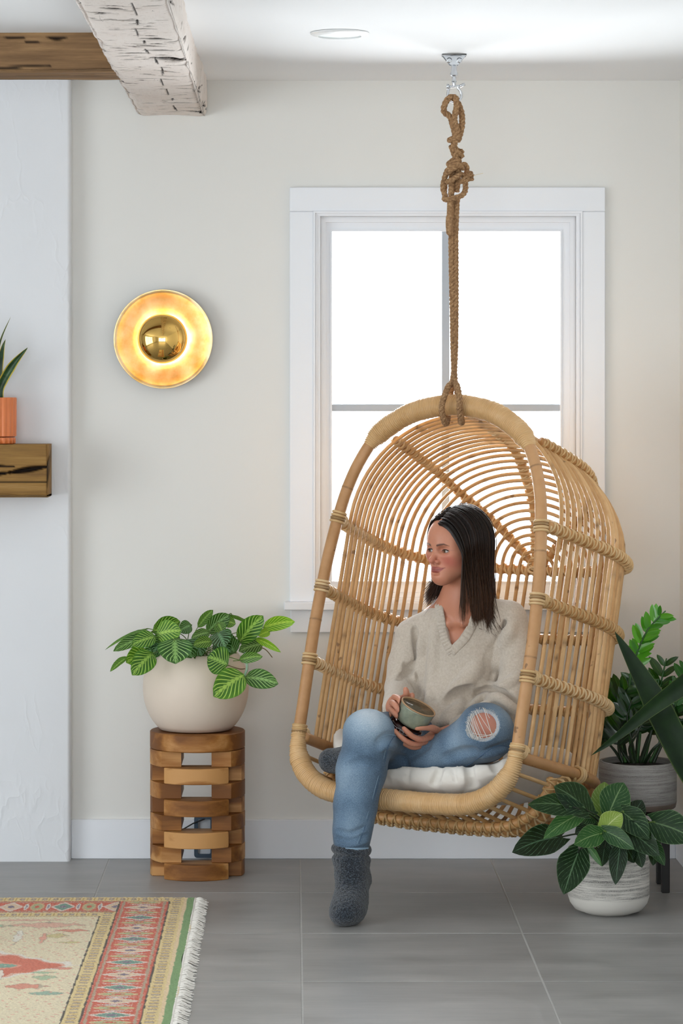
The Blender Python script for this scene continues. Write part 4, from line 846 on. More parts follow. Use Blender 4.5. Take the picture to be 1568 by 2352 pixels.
obj('planter', lathe([(0, z0p), (zrr*.94, z0p), (zrr*.97, z0p+.003), (zrr, z0p+.02), (zrr, z1_-.006), (zrr-.003, z1_), (zrr-.010, z1_), (zrr-.012, z1_-.02), (0, z1_-.02)], 72, (zx, zy, 0)), M_pot2, zp, sharp=50); obj('soil', lathe([(zrr-.013, z1_-.018), (0, z1_-.012)], 32, (zx, zy, 0)), M_soil, zp)
ZS = [ # stem pixels (x,y,Y), leaflet size px, tone, share of the stem that bears leaflets, bias
 ([(1452, 1752, 8.18), (1444, 1660, 8.16), (1446, 1560, 8.16), (1466, 1490, 8.15), (1492, 1440, 8.14), (1528, 1403, 8.14)], 33, .80, .40, 11), ([(1436, 1752, 8.18), (1420, 1690, 8.24), (1402, 1655, 8.28), (1384, 1616, 8.31), (1374, 1560, 8.33)], 36, .34, .62, 3), ([(1440, 1752, 8.2), (1428, 1680, 8.18), (1420, 1620, 8.14), (1440, 1580, 8.12)], 42, .20, .35, 6),
 ([(1462, 1752, 8.2), (1470, 1680, 8.2), (1474, 1610, 8.2), (1470, 1570, 8.2)], 44, .36, .3, 6), ([(1478, 1752, 8.22), (1500, 1660, 8.24), (1515, 1580, 8.25), (1530, 1512, 8.25)], 38, .34, .55, 6), ([(1492, 1752, 8.2), (1535, 1660, 8.2), (1560, 1590, 8.2), (1580, 1525, 8.2)], 34, .55, .5, 6),
 ([(1430, 1752, 8.18), (1412, 1725, 8.2), (1394, 1705, 8.22), (1378, 1690, 8.24)], 36, .10, .4, 3), ([(1480, 1752, 8.14), (1500, 1720, 8.10), (1525, 1700, 8.10), (1548, 1690, 8.1)], 36, .10, .3, 4), ([(1455, 1752, 8.1), (1445, 1720, 8.08), (1460, 1690, 8.06), (1475, 1660, 8.06)], 38, .08, .2, 6), ([(1446, 1752, 8.18), (1425, 1720, 8.2), (1410, 1680, 8.22), (1404, 1640, 8.22)], 38, .12, .3, 6),
 ([(1470, 1752, 8.12), (1490, 1700, 8.1), (1500, 1660, 8.1), (1510, 1630, 8.1)], 36, .16, .3, 6), ([(1460, 1752, 8.12), (1450, 1700, 8.1), (1440, 1650, 8.1), (1450, 1610, 8.1)], 36, .26, .3, 6),
 ([(1440, 1752, 8.24), (1418, 1690, 8.27), (1402, 1640, 8.30), (1394, 1600, 8.30)], 40, .14, .6, 6), ([(1470, 1752, 8.26), (1490, 1690, 8.27), (1530, 1640, 8.27), (1560, 1610, 8.27)], 40, .12, .6, 6), ([(1460, 1752, 8.26), (1465, 1690, 8.27), (1480, 1640, 8.27), (1495, 1590, 8.27)], 42, .12, .6, 7), ([(1430, 1752, 8.18), (1420, 1715, 8.18), (1430, 1660, 8.16), (1450, 1630, 8.14)], 42, .07, .7, 6), ([(1500, 1752, 8.16), (1520, 1710, 8.16), (1545, 1670, 8.15), (1560, 1650, 8.15)], 40, .10, .6, 6)]
zl = np.random.default_rng(12)
for pts, sz, tn, sh, nl_ in ZS:
    P = catmull([W(*q) for q in pts], 8); so = stem(zp, P[::4], np.linspace(.0055, .0022, len(catmull(P[::4], 6))), plain('zz_stem', '#2d5a24' if tn > .3 else '#182a14', .4)); Q = resample(P, 40)
    for k in range(nl_):
        f = 1-sh*(1-(k+.2)/nl_)*1.0; i = min(int(f*39), 38); p = Q[i]; T = Q[min(i+1, 39)]-Q[i-1]; T /= np.linalg.norm(T)
        for s in (-1, 1):
            side_ = np.cross(T, CAMP-p); side_ /= np.linalg.norm(side_); d_ = T*.75+s*side_*.75+np.array([0, zl.uniform(-.05, .5) if p[0] < .985 else zl.uniform(-.5, .25), zl.uniform(-.1, .15)]); d_ /= np.linalg.norm(d_)
            L_ = sz*1.14*p2*zl.uniform(.8, 1.1)*(.75 if k == nl_-1 else 1); fc_ = (CAMP-p)/8+np.array([zl.uniform(-.5, .3), 0, zl.uniform(-.1, .8)])
            o = leaf('leaflet', p, p+d_*L_*1.2, L_*.46, M_zz, so, 0, fold=.2, droop=.03, shape='oval', tone=(min(1, max(0, tn+zl.uniform(-.1, .1))),)*3, nu=8, nv=5, facing=fc_)
# ---------------------------------------------------------------- strap-leaved plant just out of the frame on the right, two leaves crossing into view
sp_ = thing('potted_strap_plant', 'plant at the right edge with two long dark strap leaves crossing', 'plant', (1.125, 6.75, 0))
M_potd = plain('dark_planter', '#2a2826', .5); obj('pot', lathe([(0, .0005), (.075, .0005), (.08, .004), (.092, .25), (.088, .255), (.084, .24), (0, .238)], 40, (1.125, 6.75, 0)), M_potd, sp_, sharp=40)
def strap(parent, pts, wid, mat_, tone=.4, fold=.25, nrm=None, tipw=3.2):
    P = resample(catmull(pts, 8), 34); T, _, _ = frames(P); n = np.array([nrm if nrm is not None else CAMP-p for p in P]); n -= T*(n*T).sum(1)[:, None]; n /= np.linalg.norm(n, axis=1)[:, None]; b = np.cross(T, n)
    u = np.linspace(0, 1, 34); w = wid/2*np.minimum(1, ((1-u)*tipw))**.75*(.6+.4*np.minimum(u*3, 1)); v = np.linspace(-1, 1, 7)
    V = P[:, None]+b[:, None]*(w[:, None]*v[None])[..., None]+n[:, None]*(fold*w[:, None]*np.abs(v[None]))[..., None]
    V2 = V-n[:, None]*(.0022*(1-np.abs(v))**.6)[None, :, None]; I = np.arange(34*7).reshape(34, 7); q = np.stack([I[:-1, :-1], I[1:, :-1], I[1:, 1:], I[:-1, 1:]], 2).reshape(-1, 4)
    uv = np.stack(np.meshgrid(u, v*.5+.5, indexing='ij'), 2).reshape(-1, 2); o = obj('leaf', (np.concatenate([V.reshape(-1, 3), V2.reshape(-1, 3)]), np.concatenate([q, q[:, ::-1]+238])), mat_, parent, True, uv=np.concatenate([uv, uv])); o.color = (tone,)*3+(1,); return o
strap(sp_, [(1.12, 6.75, .22), W(1640, 1865, 6.85), W(1568, 1738, 6.92), W(1490, 1585, 7.0), W(1411, 1450, 7.05)], 62*7/F, M_drk, tipw=3.4)
strap(sp_, [(1.13, 6.74, .22), W(1765, 1700, 6.76), W(1735, 1560, 6.8), W(1660, 1515, 6.84), W(1575, 1570, 6.88), W(1490, 1632, 6.92), W(1420, 1690, 6.96), W(1356, 1736, 7.0)], 62*7/F, M_drk, tipw=2.2)
for a_, h_ in ((.5, .5), (1.2, .6), (4.9, .45)): strap(sp_, [(1.125, 6.75, .22), (1.125+.02*math.cos(a_), 6.75+.02*math.sin(a_), .22+h_*.5), (1.125+.05*math.cos(a_), 6.75+.08*math.sin(a_), .22+h_)], .05, M_drk)
# ---------------------------------------------------------------- snake plant in a fluted orange pot on the mantel
ox, oy = (-12-CX)*8.54/F, 8.545; p3 = 8.54/F; orr = 50*p3; oz0, oz1, ozt = mz1, CH-(1003-CY)*8.49/F, CH-(913-CY)*8.5/F
op = thing('potted_snake_plant', 'small snake plant in a fluted orange pot and saucer on the timber mantel shelf', 'plant', (ox, oy, oz0))
M_org = plain('orange_glaze', '#e07f48', .35, 12, .05)
def fluted(r0, r1, z0, z1, nf=22, depth=.0035):
    a = np.linspace(0, 2*PI, nf*6, endpoint=False); fl_ = np.abs(np.sin(a*nf/2))*depth; V, rings = [], [(r0*.9, z0, 0), (r0, z0+.002, 1), (r1, z1-.004, 1), (r1-.002, z1, .4), (r1-.008, z1, 0), (r1-.010, z1-.015, 0)]
    for r, z, k in rings:
        rr = r-depth*k+fl_*k; V += [(ox+rr_*math.cos(x), oy+rr_*math.sin(x), z) for rr_, x in zip(rr, a)]
    n = len(a); Fc = [[i*n+k, i*n+(k+1) % n, (i+1)*n+(k+1) % n, (i+1)*n+k] for i in range(5) for k in range(n)]; return np.array(V), Fc+[list(range(n))[::-1], [5*n+k for k in range(n)]]
obj('saucer', fluted(orr-.004, orr-.003, oz0+.0004, oz1-.003), M_org, op, sharp=60); obj('pot', fluted(orr-.001, orr, oz1-.001, ozt), M_org, op, sharp=60); obj('soil', lathe([(orr-.010, ozt-.010), (0, ozt-.006)], 24, (ox, oy, 0)), M_soil, op)
b0 = np.array([ox, oy, ozt-.012])
strap(op, [b0+[.02, -.01, 0], W(2, 888, 8.53), W(28, 840, 8.52), W(64, 798, 8.51)], 21*p3, M_snk, fold=.7, tipw=2.4); strap(op, [b0+[.012, 0, 0], W(0, 840, 8.55), W(6, 800, 8.56), W(13, 779, 8.56)], 15*p3, M_snk, fold=.5); strap(op, [b0, W(-6, 830, 8.56), W(2, 780, 8.57), W(25, 727, 8.57)], 9*p3, M_snk, fold=.5, tipw=1.2)
strap(op, [b0-[.02, 0, 0], W(-30, 830, 8.55), W(-45, 720, 8.55)], 24*p3, M_snk); strap(op, [b0-[.01, .02, 0], W(-20, 850, 8.5), W(-18, 760, 8.5)], 22*p3, M_snk)
# ================================================================= volume modelling: smooth unions of tapered capsules and ellipsoids, meshed by surface nets
class Vol:
    def __init__(s, lo, hi, h):
        s.lo, s.h = np.array(lo, float), h; s.n = np.ceil((np.array(hi)-s.lo)/h).astype(int)+1; s.f = np.full(s.n, 1.0, np.float32)
        s.ax = [(s.lo[k]+h*np.arange(s.n[k])).astype(np.float32) for k in range(3)]
    def box(s, lo, hi):
        a = np.clip(np.floor((np.array(lo)-s.lo)/s.h).astype(int), 0, s.n); b = np.clip(np.ceil((np.array(hi)-s.lo)/s.h).astype(int)+1, 0, s.n)
        sl = tuple(slice(i, j) for i, j in zip(a, b)); g = np.ix_(*[s.ax[k][sl[k]] for k in range(3)]); return sl, g
    def add(s, sl, d, k):
        f = s.f[sl]
        if k > 0:
            h = np.maximum(k-np.abs(f-d), 0)/k; s.f[sl] = np.minimum(f, d)-h*h*k*.25
        else: s.f[sl] = np.minimum(f, d)
    def cut(s, sl, d, k):
        f = s.f[sl]; d = -d
        if k > 0:
            h = np.maximum(k-np.abs(f-d), 0)/k; s.f[sl] = np.maximum(f, d)+h*h*k*.25
        else: s.f[sl] = np.maximum(f, d)
    def dcap(s, a, b, ra, rb, m):
        a, b = np.asarray(a, float), np.asarray(b, float); r = max(ra, rb)+max(m, .055); sl, (x, y, z) = s.box(np.minimum(a, b)-r, np.maximum(a, b)+r); ab = b-a; L2 = float(ab@ab)+1e-12
        t = np.clip(((x-a[0])*ab[0]+(y-a[1])*ab[1]+(z-a[2])*ab[2])/L2, 0, 1)
        return sl, (np.sqrt((x-a[0]-t*ab[0])**2+(y-a[1]-t*ab[1])**2+(z-a[2]-t*ab[2])**2)-(ra+(rb-ra)*t)).astype(np.float32)
    def cap(s, a, b, ra, rb=None, k=.01, cut=False):
        sl, d = s.dcap(a, b, ra, ra if rb is None else rb, k+3*s.h); (s.cut if cut else s.add)(sl, d, k)
    def chain(s, pts, rs, k=.01, cut=False):
        rs = np.broadcast_to(rs, (len(pts),))
        for i in range(len(pts)-1): s.cap(pts[i], pts[i+1], float(rs[i]), float(rs[i+1]), k, cut)
    def ell(s, c, r, R=None, k=.01, cut=False):
        c = np.asarray(c, float); r = np.asarray(r, float); R = np.eye(3) if R is None else np.asarray(R); m = r.max()+max(k, .055)+3*s.h; sl, (x, y, z) = s.box(c-m, c+m); dx, dy, dz = x-c[0], y-c[1], z-c[2]
        q = [(dx*R[0, i]+dy*R[1, i]+dz*R[2, i])/r[i] for i in range(3)]; k0 = np.sqrt(q[0]**2+q[1]**2+q[2]**2)+1e-6; k1 = np.sqrt((q[0]/r[0])**2+(q[1]/r[1])**2+(q[2]/r[2])**2)+1e-6
        (s.cut if cut else s.add)(sl, (k0*(k0-1)/k1).astype(np.float32), k)
    def grid(s): return np.ix_(*s.ax)
    def sample(s, P):
        q = (np.asarray(P)-s.lo)/s.h; i = np.clip(np.floor(q).astype(int), 0, s.n-2); t = np.clip(q-i, 0, 1); o = 0
        for c in range(8):
            b = [(c >> k) & 1 for k in range(3)]; w = 1
            for k in range(3): w = w*(t[..., k] if b[k] else 1-t[..., k])
            o = o+w*s.f[i[..., 0]+b[0], i[..., 1]+b[1], i[..., 2]+b[2]]
        return o
    def grad(s, P):
        e = s.h; return np.stack([s.sample(P+np.eye(3)[k]*e)-s.sample(P-np.eye(3)[k]*e) for k in range(3)], -1)
    def hit(s, px, py, ya=None, yb=None, lift=0.):
        "the point of the surface seen at a picture position"
        ya = s.ax[1][0] if ya is None else ya; yb = s.ax[1][-1] if yb is None else yb; Y = np.arange(ya, yb, s.h*.5); P = np.stack([(px-CX)*Y/F, Y, CH-(py-CY)*Y/F], 1); v = s.sample(P); i = int(np.argmax(v < 0))
        if v[i] >= 0: i = int(np.argmin(v))
        p = P[i]; 
        if lift: g = s.grad(p); p = p+g/(np.linalg.norm(g)+1e-9)*lift
        return p
    def mesh(s):
        f = s.f; n = np.array(f.shape); sg = f < 0; c = np.zeros(n-1, np.int8)
        for dx in (0, 1):
            for dy in (0, 1):
                for dz in (0, 1): c += sg[dx:n[0]-1+dx, dy:n[1]-1+dy, dz:n[2]-1+dz]
        I, J, K = np.nonzero((c > 0) & (c < 8)); idx = np.full(n-1, -1, np.int32); idx[I, J, K] = np.arange(len(I))
        fv = {}; 
        for q in range(8): fv[q] = f[I+(q & 1), J+((q >> 1) & 1), K+((q >> 2) & 1)].astype(np.float64)
        S_ = np.zeros((len(I), 3)); N_ = np.zeros(len(I))
        for a in range(8):
            for k in range(3):
                if a & (1 << k): continue
                b = a | (1 << k); m = (fv[a] < 0) != (fv[b] < 0); t = np.where(m, fv[a]/np.where(m, fv[a]-fv[b], 1), 0); p = np.array([a & 1, (a >> 1) & 1, (a >> 2) & 1], float)[None].repeat(len(I), 0); p[:, k] += t; S_ += np.where(m[:, None], p, 0); N_ += m
        V = (S_/N_[:, None]+np.stack([I, J, K], 1))*s.h+s.lo; Fs = []
        for k in range(3):
            a, b = [(1, 2), (2, 0), (0, 1)][k]; s0 = [slice(1, n[0]-1), slice(1, n[1]-1), slice(1, n[2]-1)]; s0[k] = slice(0, n[k]-1); s1 = list(s0); s1[k] = slice(1, n[k])
            A, B = sg[tuple(s0)], sg[tuple(s1)]; P = np.argwhere(A != B); inside = A[tuple(P.T)]; P = P+[0 if q == k else 1 for q in range(3)]; ea, eb = np.eye(3, dtype=int)[a], np.eye(3, dtype=int)[b]
            q = np.stack([idx[tuple((P-ea*i-eb*j).T)] for i, j in ((1, 1), (0, 1), (0, 0), (1, 0))], 1); q[~inside] = q[~inside][:, ::-1]; Fs.append(q)
        Fq = np.concatenate(Fs); return V, Fq[(Fq >= 0).all(1)]
def relax(V, Fc, it=2, lam=.5):
    V = V.copy(); E = np.concatenate([Fc[:, [0, 1]], Fc[:, [1, 2]], Fc[:, [2, 3]], Fc[:, [3, 0]]]); cnt = np.bincount(E[:, 0], minlength=len(V))+np.bincount(E[:, 1], minlength=len(V))
    for _ in range(it):
        A = np.stack([np.bincount(E[:, 0], V[E[:, 1], k], len(V))+np.bincount(E[:, 1], V[E[:, 0], k], len(V)) for k in range(3)], 1)/np.maximum(cnt, 1)[:, None]; V += lam*(A-V)
    return V
def vnoise(P, f, seed=0, oct=3):
    g = np.random.default_rng(seed); o = 0; a = 1
    for _ in range(oct):
        for _ in range(4): d = g.standard_normal(3); d /= np.linalg.norm(d); o = o+a*np.sin(P@d*f*g.uniform(.7, 1.4)+g.uniform(0, 7))
        f *= 2.1; a *= .55
    return o/7
rotz = lambda a: np.array([[math.cos(a), -math.sin(a), 0], [math.sin(a), math.cos(a), 0], [0, 0, 1]])
def Ci(P): return (np.asarray(P)-OC)@RC
# ================================================================= the woman
per = thing('person', 'dark haired woman in beige jumper and ripped jeans sitting in the hanging chair', 'person', W(800, 2120, 7.62)*[1, 1, 0])
yaw = math.radians(50); fw, lf, up = np.array([-math.sin(yaw), -math.cos(yaw), 0]), np.array([math.cos(yaw), -math.sin(yaw), 0]), np.array([0, 0, 1.0])
tilt_ = math.radians(4); fw, up = fw*math.cos(tilt_)-up*math.sin(tilt_)*0, up
RH = np.stack([fw, lf, up], 1); OH = W(1049, 1262, 8.02)
def hp(f, l, u): return OH+RH@np.array([f, l, u])
def hl(P): return (np.asarray(P)-OH)@RH
ty = math.radians(20); tf, tl = np.array([-math.sin(ty), -math.cos(ty), 0]), np.array([math.cos(ty), -math.sin(ty), 0]); RT = np.stack([tl, -tf, up], 1)
chestC = W(1066, 1500, 8.10); bellyC = W(1042, 1622, 8.07); neckB = W(1060, 1392, 8.07)
LS, RS = W(1168, 1420, 8.03), W(948, 1462, 8.13)
mugC = W(961, 1623, 7.765); mn = np.array([.406, -.237, .882]); mn /= np.linalg.norm(mn); MB_ = basis(mn, (0, 1, 0))
fo = mugC-mn*.060+np.array([-.008, .002, -.002])
def carve_mug(v_):
    "keep cloth and hands against the mug without entering it"
    Gm = np.stack(np.broadcast_arrays(*v_.grid()), -1); m_ = (np.abs(Gm-mugC) < .13).all(-1); q = (Gm[m_]-mugC)@MB_; dm = np.maximum(np.maximum(np.hypot(q[:, 0], q[:, 1])-np.interp(q[:, 2], [-.06, -.056, -.048, -.03, -.006, .002], [.031, .041, .0465, .050, .0532, .0542]), q[:, 2]-.0025), -.0605-q[:, 2])
    q = (Gm[m_]-fo)@MB_; dm = np.minimum(dm, np.maximum(np.maximum(np.hypot(q[:, 0], q[:, 1])-.0500, q[:, 2]-.007), -.0265-q[:, 2])); v_.f[m_] = np.maximum(v_.f[m_], (.0030-dm).astype(np.float32))
# ---- sweater volume
vs = Vol((.26, 7.76, .42), (.80, 8.34, .97), .0036)
vs.ell(chestC, (.137, .100, .175), RT, .02); vs.ell(bellyC, (.132, .112, .115), RT, .05); vs.ell(W(1035, 1655, 8.02), (.105, .085, .05), RT, .04)
vs.cap(RS, neckB-up*.02, .054, .058, .03); vs.cap(LS, neckB-up*.022, .053, .058, .03)
Lsl = [(LS, .050), (W(1188, 1480, 8.02), .047), (W(1186, 1560, 7.99), .054), (W(1170, 1628, 7.95), .056), (W(1118, 1650, 7.92), .050), (W(1060, 1676, 7.90), .040)]
Rsl = [(RS, .052), (W(927, 1525, 8.12), .047), (W(920, 1582, 8.08), .047), (W(912, 1614, 7.99), .042), (W(899, 1637, 7.915), .031)]
vs.chain([p for p, r in Lsl], [r for p, r in Lsl], .007); vs.chain([p for p, r in Rsl], [r for p, r in Rsl], .007)
vb = vs.f.copy()
def fold(pts, r, k, cut, lift, Ya=7.80, Yb=8.3):
    r, k, lift = (r*1.3, k*.7, -.004 if r > .0095 else -.0015) if cut else (r*1.15, k, lift); q = np.array([list(p) for p in pts], float); q = catmull(q, 7); P = np.array([vs.hit(x, y, Ya, Yb, lift) for x, y in q]);
    for _ in range(2): P[1:-1] = (P[:-2]+2*P[1:-1]+P[2:])/4
    n = len(P); rr = r*np.sin(PI*np.linspace(.06, .94, n))**.6; vs.chain(P, rr, k, cut)
# deep creases between body and sleeves, bunched left sleeve, blouson over the waist
for pts, r, k, cut, lift in (([(1158, 1428), (1140, 1475), (1127, 1520), (1117, 1560), (1104, 1592)], .013, .016, True, -.002), ([(1144, 1432), (1124, 1485), (1112, 1535), (1100, 1580)], .013, .022, False, -.004), ([(1176, 1440), (1150, 1490), (1138, 1530)], .010, .02, False, -.004),
        ([(950, 1440), (958, 1490), (965, 1545), (974, 1600), (978, 1640)], .010, .014, True, -.002), ([(968, 1470), (973, 1540), (986, 1600)], .012, .02, False, -.004), ([(930, 1525), (945, 1560), (960, 1600)], .009, .014, True, -.002), ([(915, 1560), (935, 1545), (950, 1520)], .008, .014, True, -.002), ([(1100, 1566), (1120, 1582), (1160, 1572), (1196, 1548)], .010, .018, False, -.003),
        ([(1080, 1600), (1110, 1592), (1150, 1592), (1196, 1622)], .010, .014, True, -.002), ([(1082, 1612), (1115, 1602), (1150, 1608), (1190, 1640)], .012, .016, False, -.003), ([(1100, 1622), (1135, 1622), (1165, 1640)], .008, .012, True, -.002), ([(1034, 1602), (1056, 1580), (1080, 1552), (1096, 1530)], .011, .026, False, -.005), ([(1030, 1612), (1060, 1600), (1082, 1590)], .013, .026, True, .003),
        ([(985, 1600), (988, 1640), (995, 1660)], .010, .02, False, -.005), ([(1060, 1610), (1040, 1640), (1020, 1660)], .010, .02, False, -.004), ([(1000, 1440), (995, 1500), (990, 1560)], .008, .02, False, -.004)): fold(pts, r, k, cut, lift)
G = np.stack(np.broadcast_arrays(*vs.grid()), -1)
band_ = np.abs(vs.f) < .03
vs.f[band_] += (.0035*vnoise(G[band_], 26, 4)+.0012*vnoise(G[band_], 80, 5)).astype(np.float32)
# V opening
tipP, LP, RP2 = vs.hit(1036, 1492), W(1017, 1398, 8.03), W(1098, 1392, 8.0)
nV = tf*.95+up*.30; nV /= np.linalg.norm(nV); e1 = np.cross(up, nV)*-1; e1 /= np.linalg.norm(e1); e2 = np.cross(e1, nV)*-1
if e2[2] < 0: e2 = -e2
if e1[0] < 0: e1 = -e1
def pv2(P): q = np.asarray(P)-tipP; return np.stack([q@e1, q@e2, q@nV], -1)
l2, r2 = pv2(LP)[:2], pv2(RP2)[:2]; g2 = pv2(G)
def halfp(d, a, b): e = (b-a)/np.linalg.norm(b-a); return (d[..., 0]-a[0])*e[1]-(d[..., 1]-a[1])*e[0]
z2 = np.zeros(2); dl = -halfp(g2, z2, l2); dr = halfp(g2, z2, r2)
reg = np.maximum(np.maximum(dl, dr), -(g2[..., 2]+.10)).astype(np.float32); vs.cut((slice(None),)*3, reg, .004)
vs.cap(neckB-up*.03, hp(-.012, 0, -.05), .060, .056, .008, True)
# lower hem: the jumper ends in a ribbed welt above the lap
hem = (G[..., 2]-(.480+.05*np.clip((G[..., 0]-.44)/.3, -.5, 1))).astype(np.float32); vs.cut((slice(None),)*3, hem, .006)
carve_mug(vs); Vs, Fs_ = vs.mesh(); Vs = relax(Vs, Fs_, 2)
t = NT('beige_wool'); v = t.coord(); n1 = t.noise(v, 900, 3, .7); n2 = t.noise(v, 160, 4, .7); n3 = t.noise(v, 45, 3)
t.set(col=t.ramp(t.math('ADD', t.math('MULTIPLY', n1, .5), t.math('MULTIPLY', n2, .5)), [(.3, S('#b0a392')), (.5, S('#c7bbac')), (.72, S('#dbd2c6'))]), rough=.95, spec=.08, sheen=.5, sheenr=.5).bump(t.math('ADD', t.math('MULTIPLY', n1, .6), n2), .45, .004); M_wool = t.m
swe = obj('sweater', (Vs, Fs_), M_wool, per, label='beige woollen V-neck jumper with wide sleeves')
# ribbed collar
def collar(px_pts, nm):
    P = catmull([vs.hit(x, y, lift=.001) for x, y in px_pts], 10); P = resample(P, 150); T = np.gradient(P, axis=0); T /= np.linalg.norm(T, axis=1)[:, None]; g = vs.grad(P); 
    for _ in range(6): g[1:-1] = (g[:-2]+g[1:-1]+g[2:])/3
    n = g-T*(g*T).sum(1)[:, None]; n /= np.linalg.norm(n, axis=1)[:, None]; b = np.cross(T, n); a = np.linspace(0, 2*PI, 16, endpoint=False); rb = 1+.0*P[:, 0]; h = .0052*(1+.34*np.sin(np.arange(150)*.80))
    V = P[:, None]+(.0135*np.cos(a))[None, :, None]*b[:, None]+(h[:, None]*np.sin(a)[None])[..., None]*n[:, None]
    Fq = [[i*16+k, i*16+(k+1) % 16, (i+1)*16+(k+1) % 16, (i+1)*16+k] for i in range(149) for k in range(16)]+[list(range(16))[::-1], [149*16+k for k in range(16)]]; return V.reshape(-1, 3), Fq
# ---- jeans volume
RK, LK = W(848, 1694, 7.74), W(1114, 1684, 7.745)
Rth = [((.425, 8.12, .475), .085), (RK, .066)]; Rsh = [(RK, .066), (W(829, 1770, 7.73), .067), (W(816, 1850, 7.715), .057), (W(809, 1905, 7.705), .049), (W(807, 1948, 7.70), .0485)]
Lth = [((.565, 8.09, .475), .088), (LK, .078)]; Lsh = [(LK, .072), (W(1050, 1716, 7.79), .055), (W(985, 1735, 7.83), .047), (W(905, 1752, 7.875), .040)]
vj = Vol((.10, 7.60, .155), (.72, 8.30, .64), .0036)
vj.ell((.495, 8.11, .475), (.150, .125, .085), RT, .03)
for ch, k in ((Rth, .03), (Rsh, .03), (Lth, .03), (Lsh, .035)): vj.chain([p for p, r in ch], [r for p, r in ch], k)
vj.ell(W(842, 1672, 7.72), (.060, .055, .050), None, .03); vj.ell(W(1112, 1664, 7.715), (.062, .055, .055), None, .03)
def jfold(pts, r, k, cut, lift, Ya=7.6, Yb=8.2):
    q = catmull(np.array(pts, float), 7); P = np.array([vj.hit(x, y, Ya, Yb, lift) for x, y in q]); vj.chain(P, r*np.sin(PI*np.linspace(.06, .94, len(P)))**.6, k, cut)
for pts, r, k, cut, lift in (([(868, 1702), (888, 1690), (908, 1688)], .006, .012, True, .003), ([(872, 1722), (892, 1712), (908, 1716)], .006, .012, False, -.002), ([(800, 1760), (830, 1752), (866, 1758)], .006, .02, True, .005), ([(772, 1925), (800, 1932), (840, 1918)], .005, .01, True, .003), ([(770, 1938), (805, 1943), (845, 1932)], .005, .008, False, -.001), ([(776, 1908), (805, 1915), (838, 1900)], .004, .01, True, .002),
        ([(1120, 1725), (1150, 1716), (1170, 1705)], .006, .014, True, .003), ([(1105, 1738), (1135, 1728), (1165, 1722)], .007, .014, False, -.002), ([(930, 1745), (960, 1728), (985, 1712)], .006, .014, True, .003), ([(1020, 1742), (1060, 1728), (1090, 1724)], .006, .02, True, .004), ([(905, 1735), (925, 1742), (935, 1758)], .005, .012, True, .003)): jfold(pts, r, k, cut, lift)
Gj = np.stack(np.broadcast_arrays(*vj.grid()), -1); bd = np.abs(vj.f) < .025; vj.f[bd] += (.0022*vnoise(Gj[bd], 38, 14)).astype(np.float32)
hemj = (W(807, 1947, 7.70)[2]-Gj[..., 2]).astype(np.float32); vj.f = np.where(Gj[..., 0] < .24, np.maximum(vj.f, hemj), vj.f)
vj0 = Vol(vj.lo, vj.lo+vj.h*(vj.n-1), vj.h); vj0.f = vj.f.copy()
rip = vj.hit(1108, 1664); gr = vj.grad(rip); gr /= np.linalg.norm(gr); Rr = basis(-gr); ang = math.radians(14); e_u, e_v = np.array([math.cos(ang), 0, -math.sin(ang)]), np.array([math.sin(ang), 0, math.cos(ang)])
Rr = np.stack([e_u, np.cross(e_v, e_u), e_v], 1); vj.ell(rip, (.0480, .042, .0470), Rr, .003, True)
carve_mug(vj); Vj, Fj = vj.mesh(); Vj = relax(Vj, Fj, 2)
# denim wear, fixed to the cloth: paler knees and thighs, indigo elsewhere
wear = np.zeros(len(Vj))
for c_, r_, k_ in ((W(845, 1650, 7.69), .10, .9), (W(800, 1790, 7.68), .10, .45), (W(1060, 1690, 7.73), .09, .5), (W(1150, 1650, 7.70), .07, .5), (W(1000, 1730, 7.78), .08, .4), (W(812, 1890, 7.66), .08, .4)): wear = np.maximum(wear, k_*np.exp(-((Vj-c_)**2).sum(1)/r_**2*1.6))
wear += .12*vnoise(Vj, 60, 31); re = np.abs(np.sqrt((((Vj-rip)@Rr/np.array([.0480, .042, .0470]))**2).sum(1))-1); wear = np.maximum(wear, 1.1*np.exp(-(re/.05)**2))
t = NT('washed_denim'); v = t.coord(); wv_ = t.noise(v, 520, 2, .6); mp = t.node('ShaderNodeMapping'); mp.inputs['Scale'].default_value = (900, 900, 260); mp.inputs['Rotation'].default_value = (.3, .5, .2); t.link(v, mp.inputs[0]); tw = t.noise(mp.outputs[0], 1., 2, .5)
wf = t.math('ADD', t.attr('wear', 'Fac'), t.math('MULTIPLY', t.math('SUBTRACT', t.math('ADD', tw, wv_), 1.), .55)); t.set(col=t.ramp(wf, [(.0, S('#46586b')), (.28, S('#667d93')), (.6, S('#8ea3b5')), (1., S('#c2cdd6'))]), rough=.85, spec=.12, sheen=.15).bump(t.math('ADD', tw, wv_), .3, .003); M_den = t.m
jea = obj('jeans', (Vj, Fj), M_den, per, col={'wear': wear}, label='light blue ripped jeans')
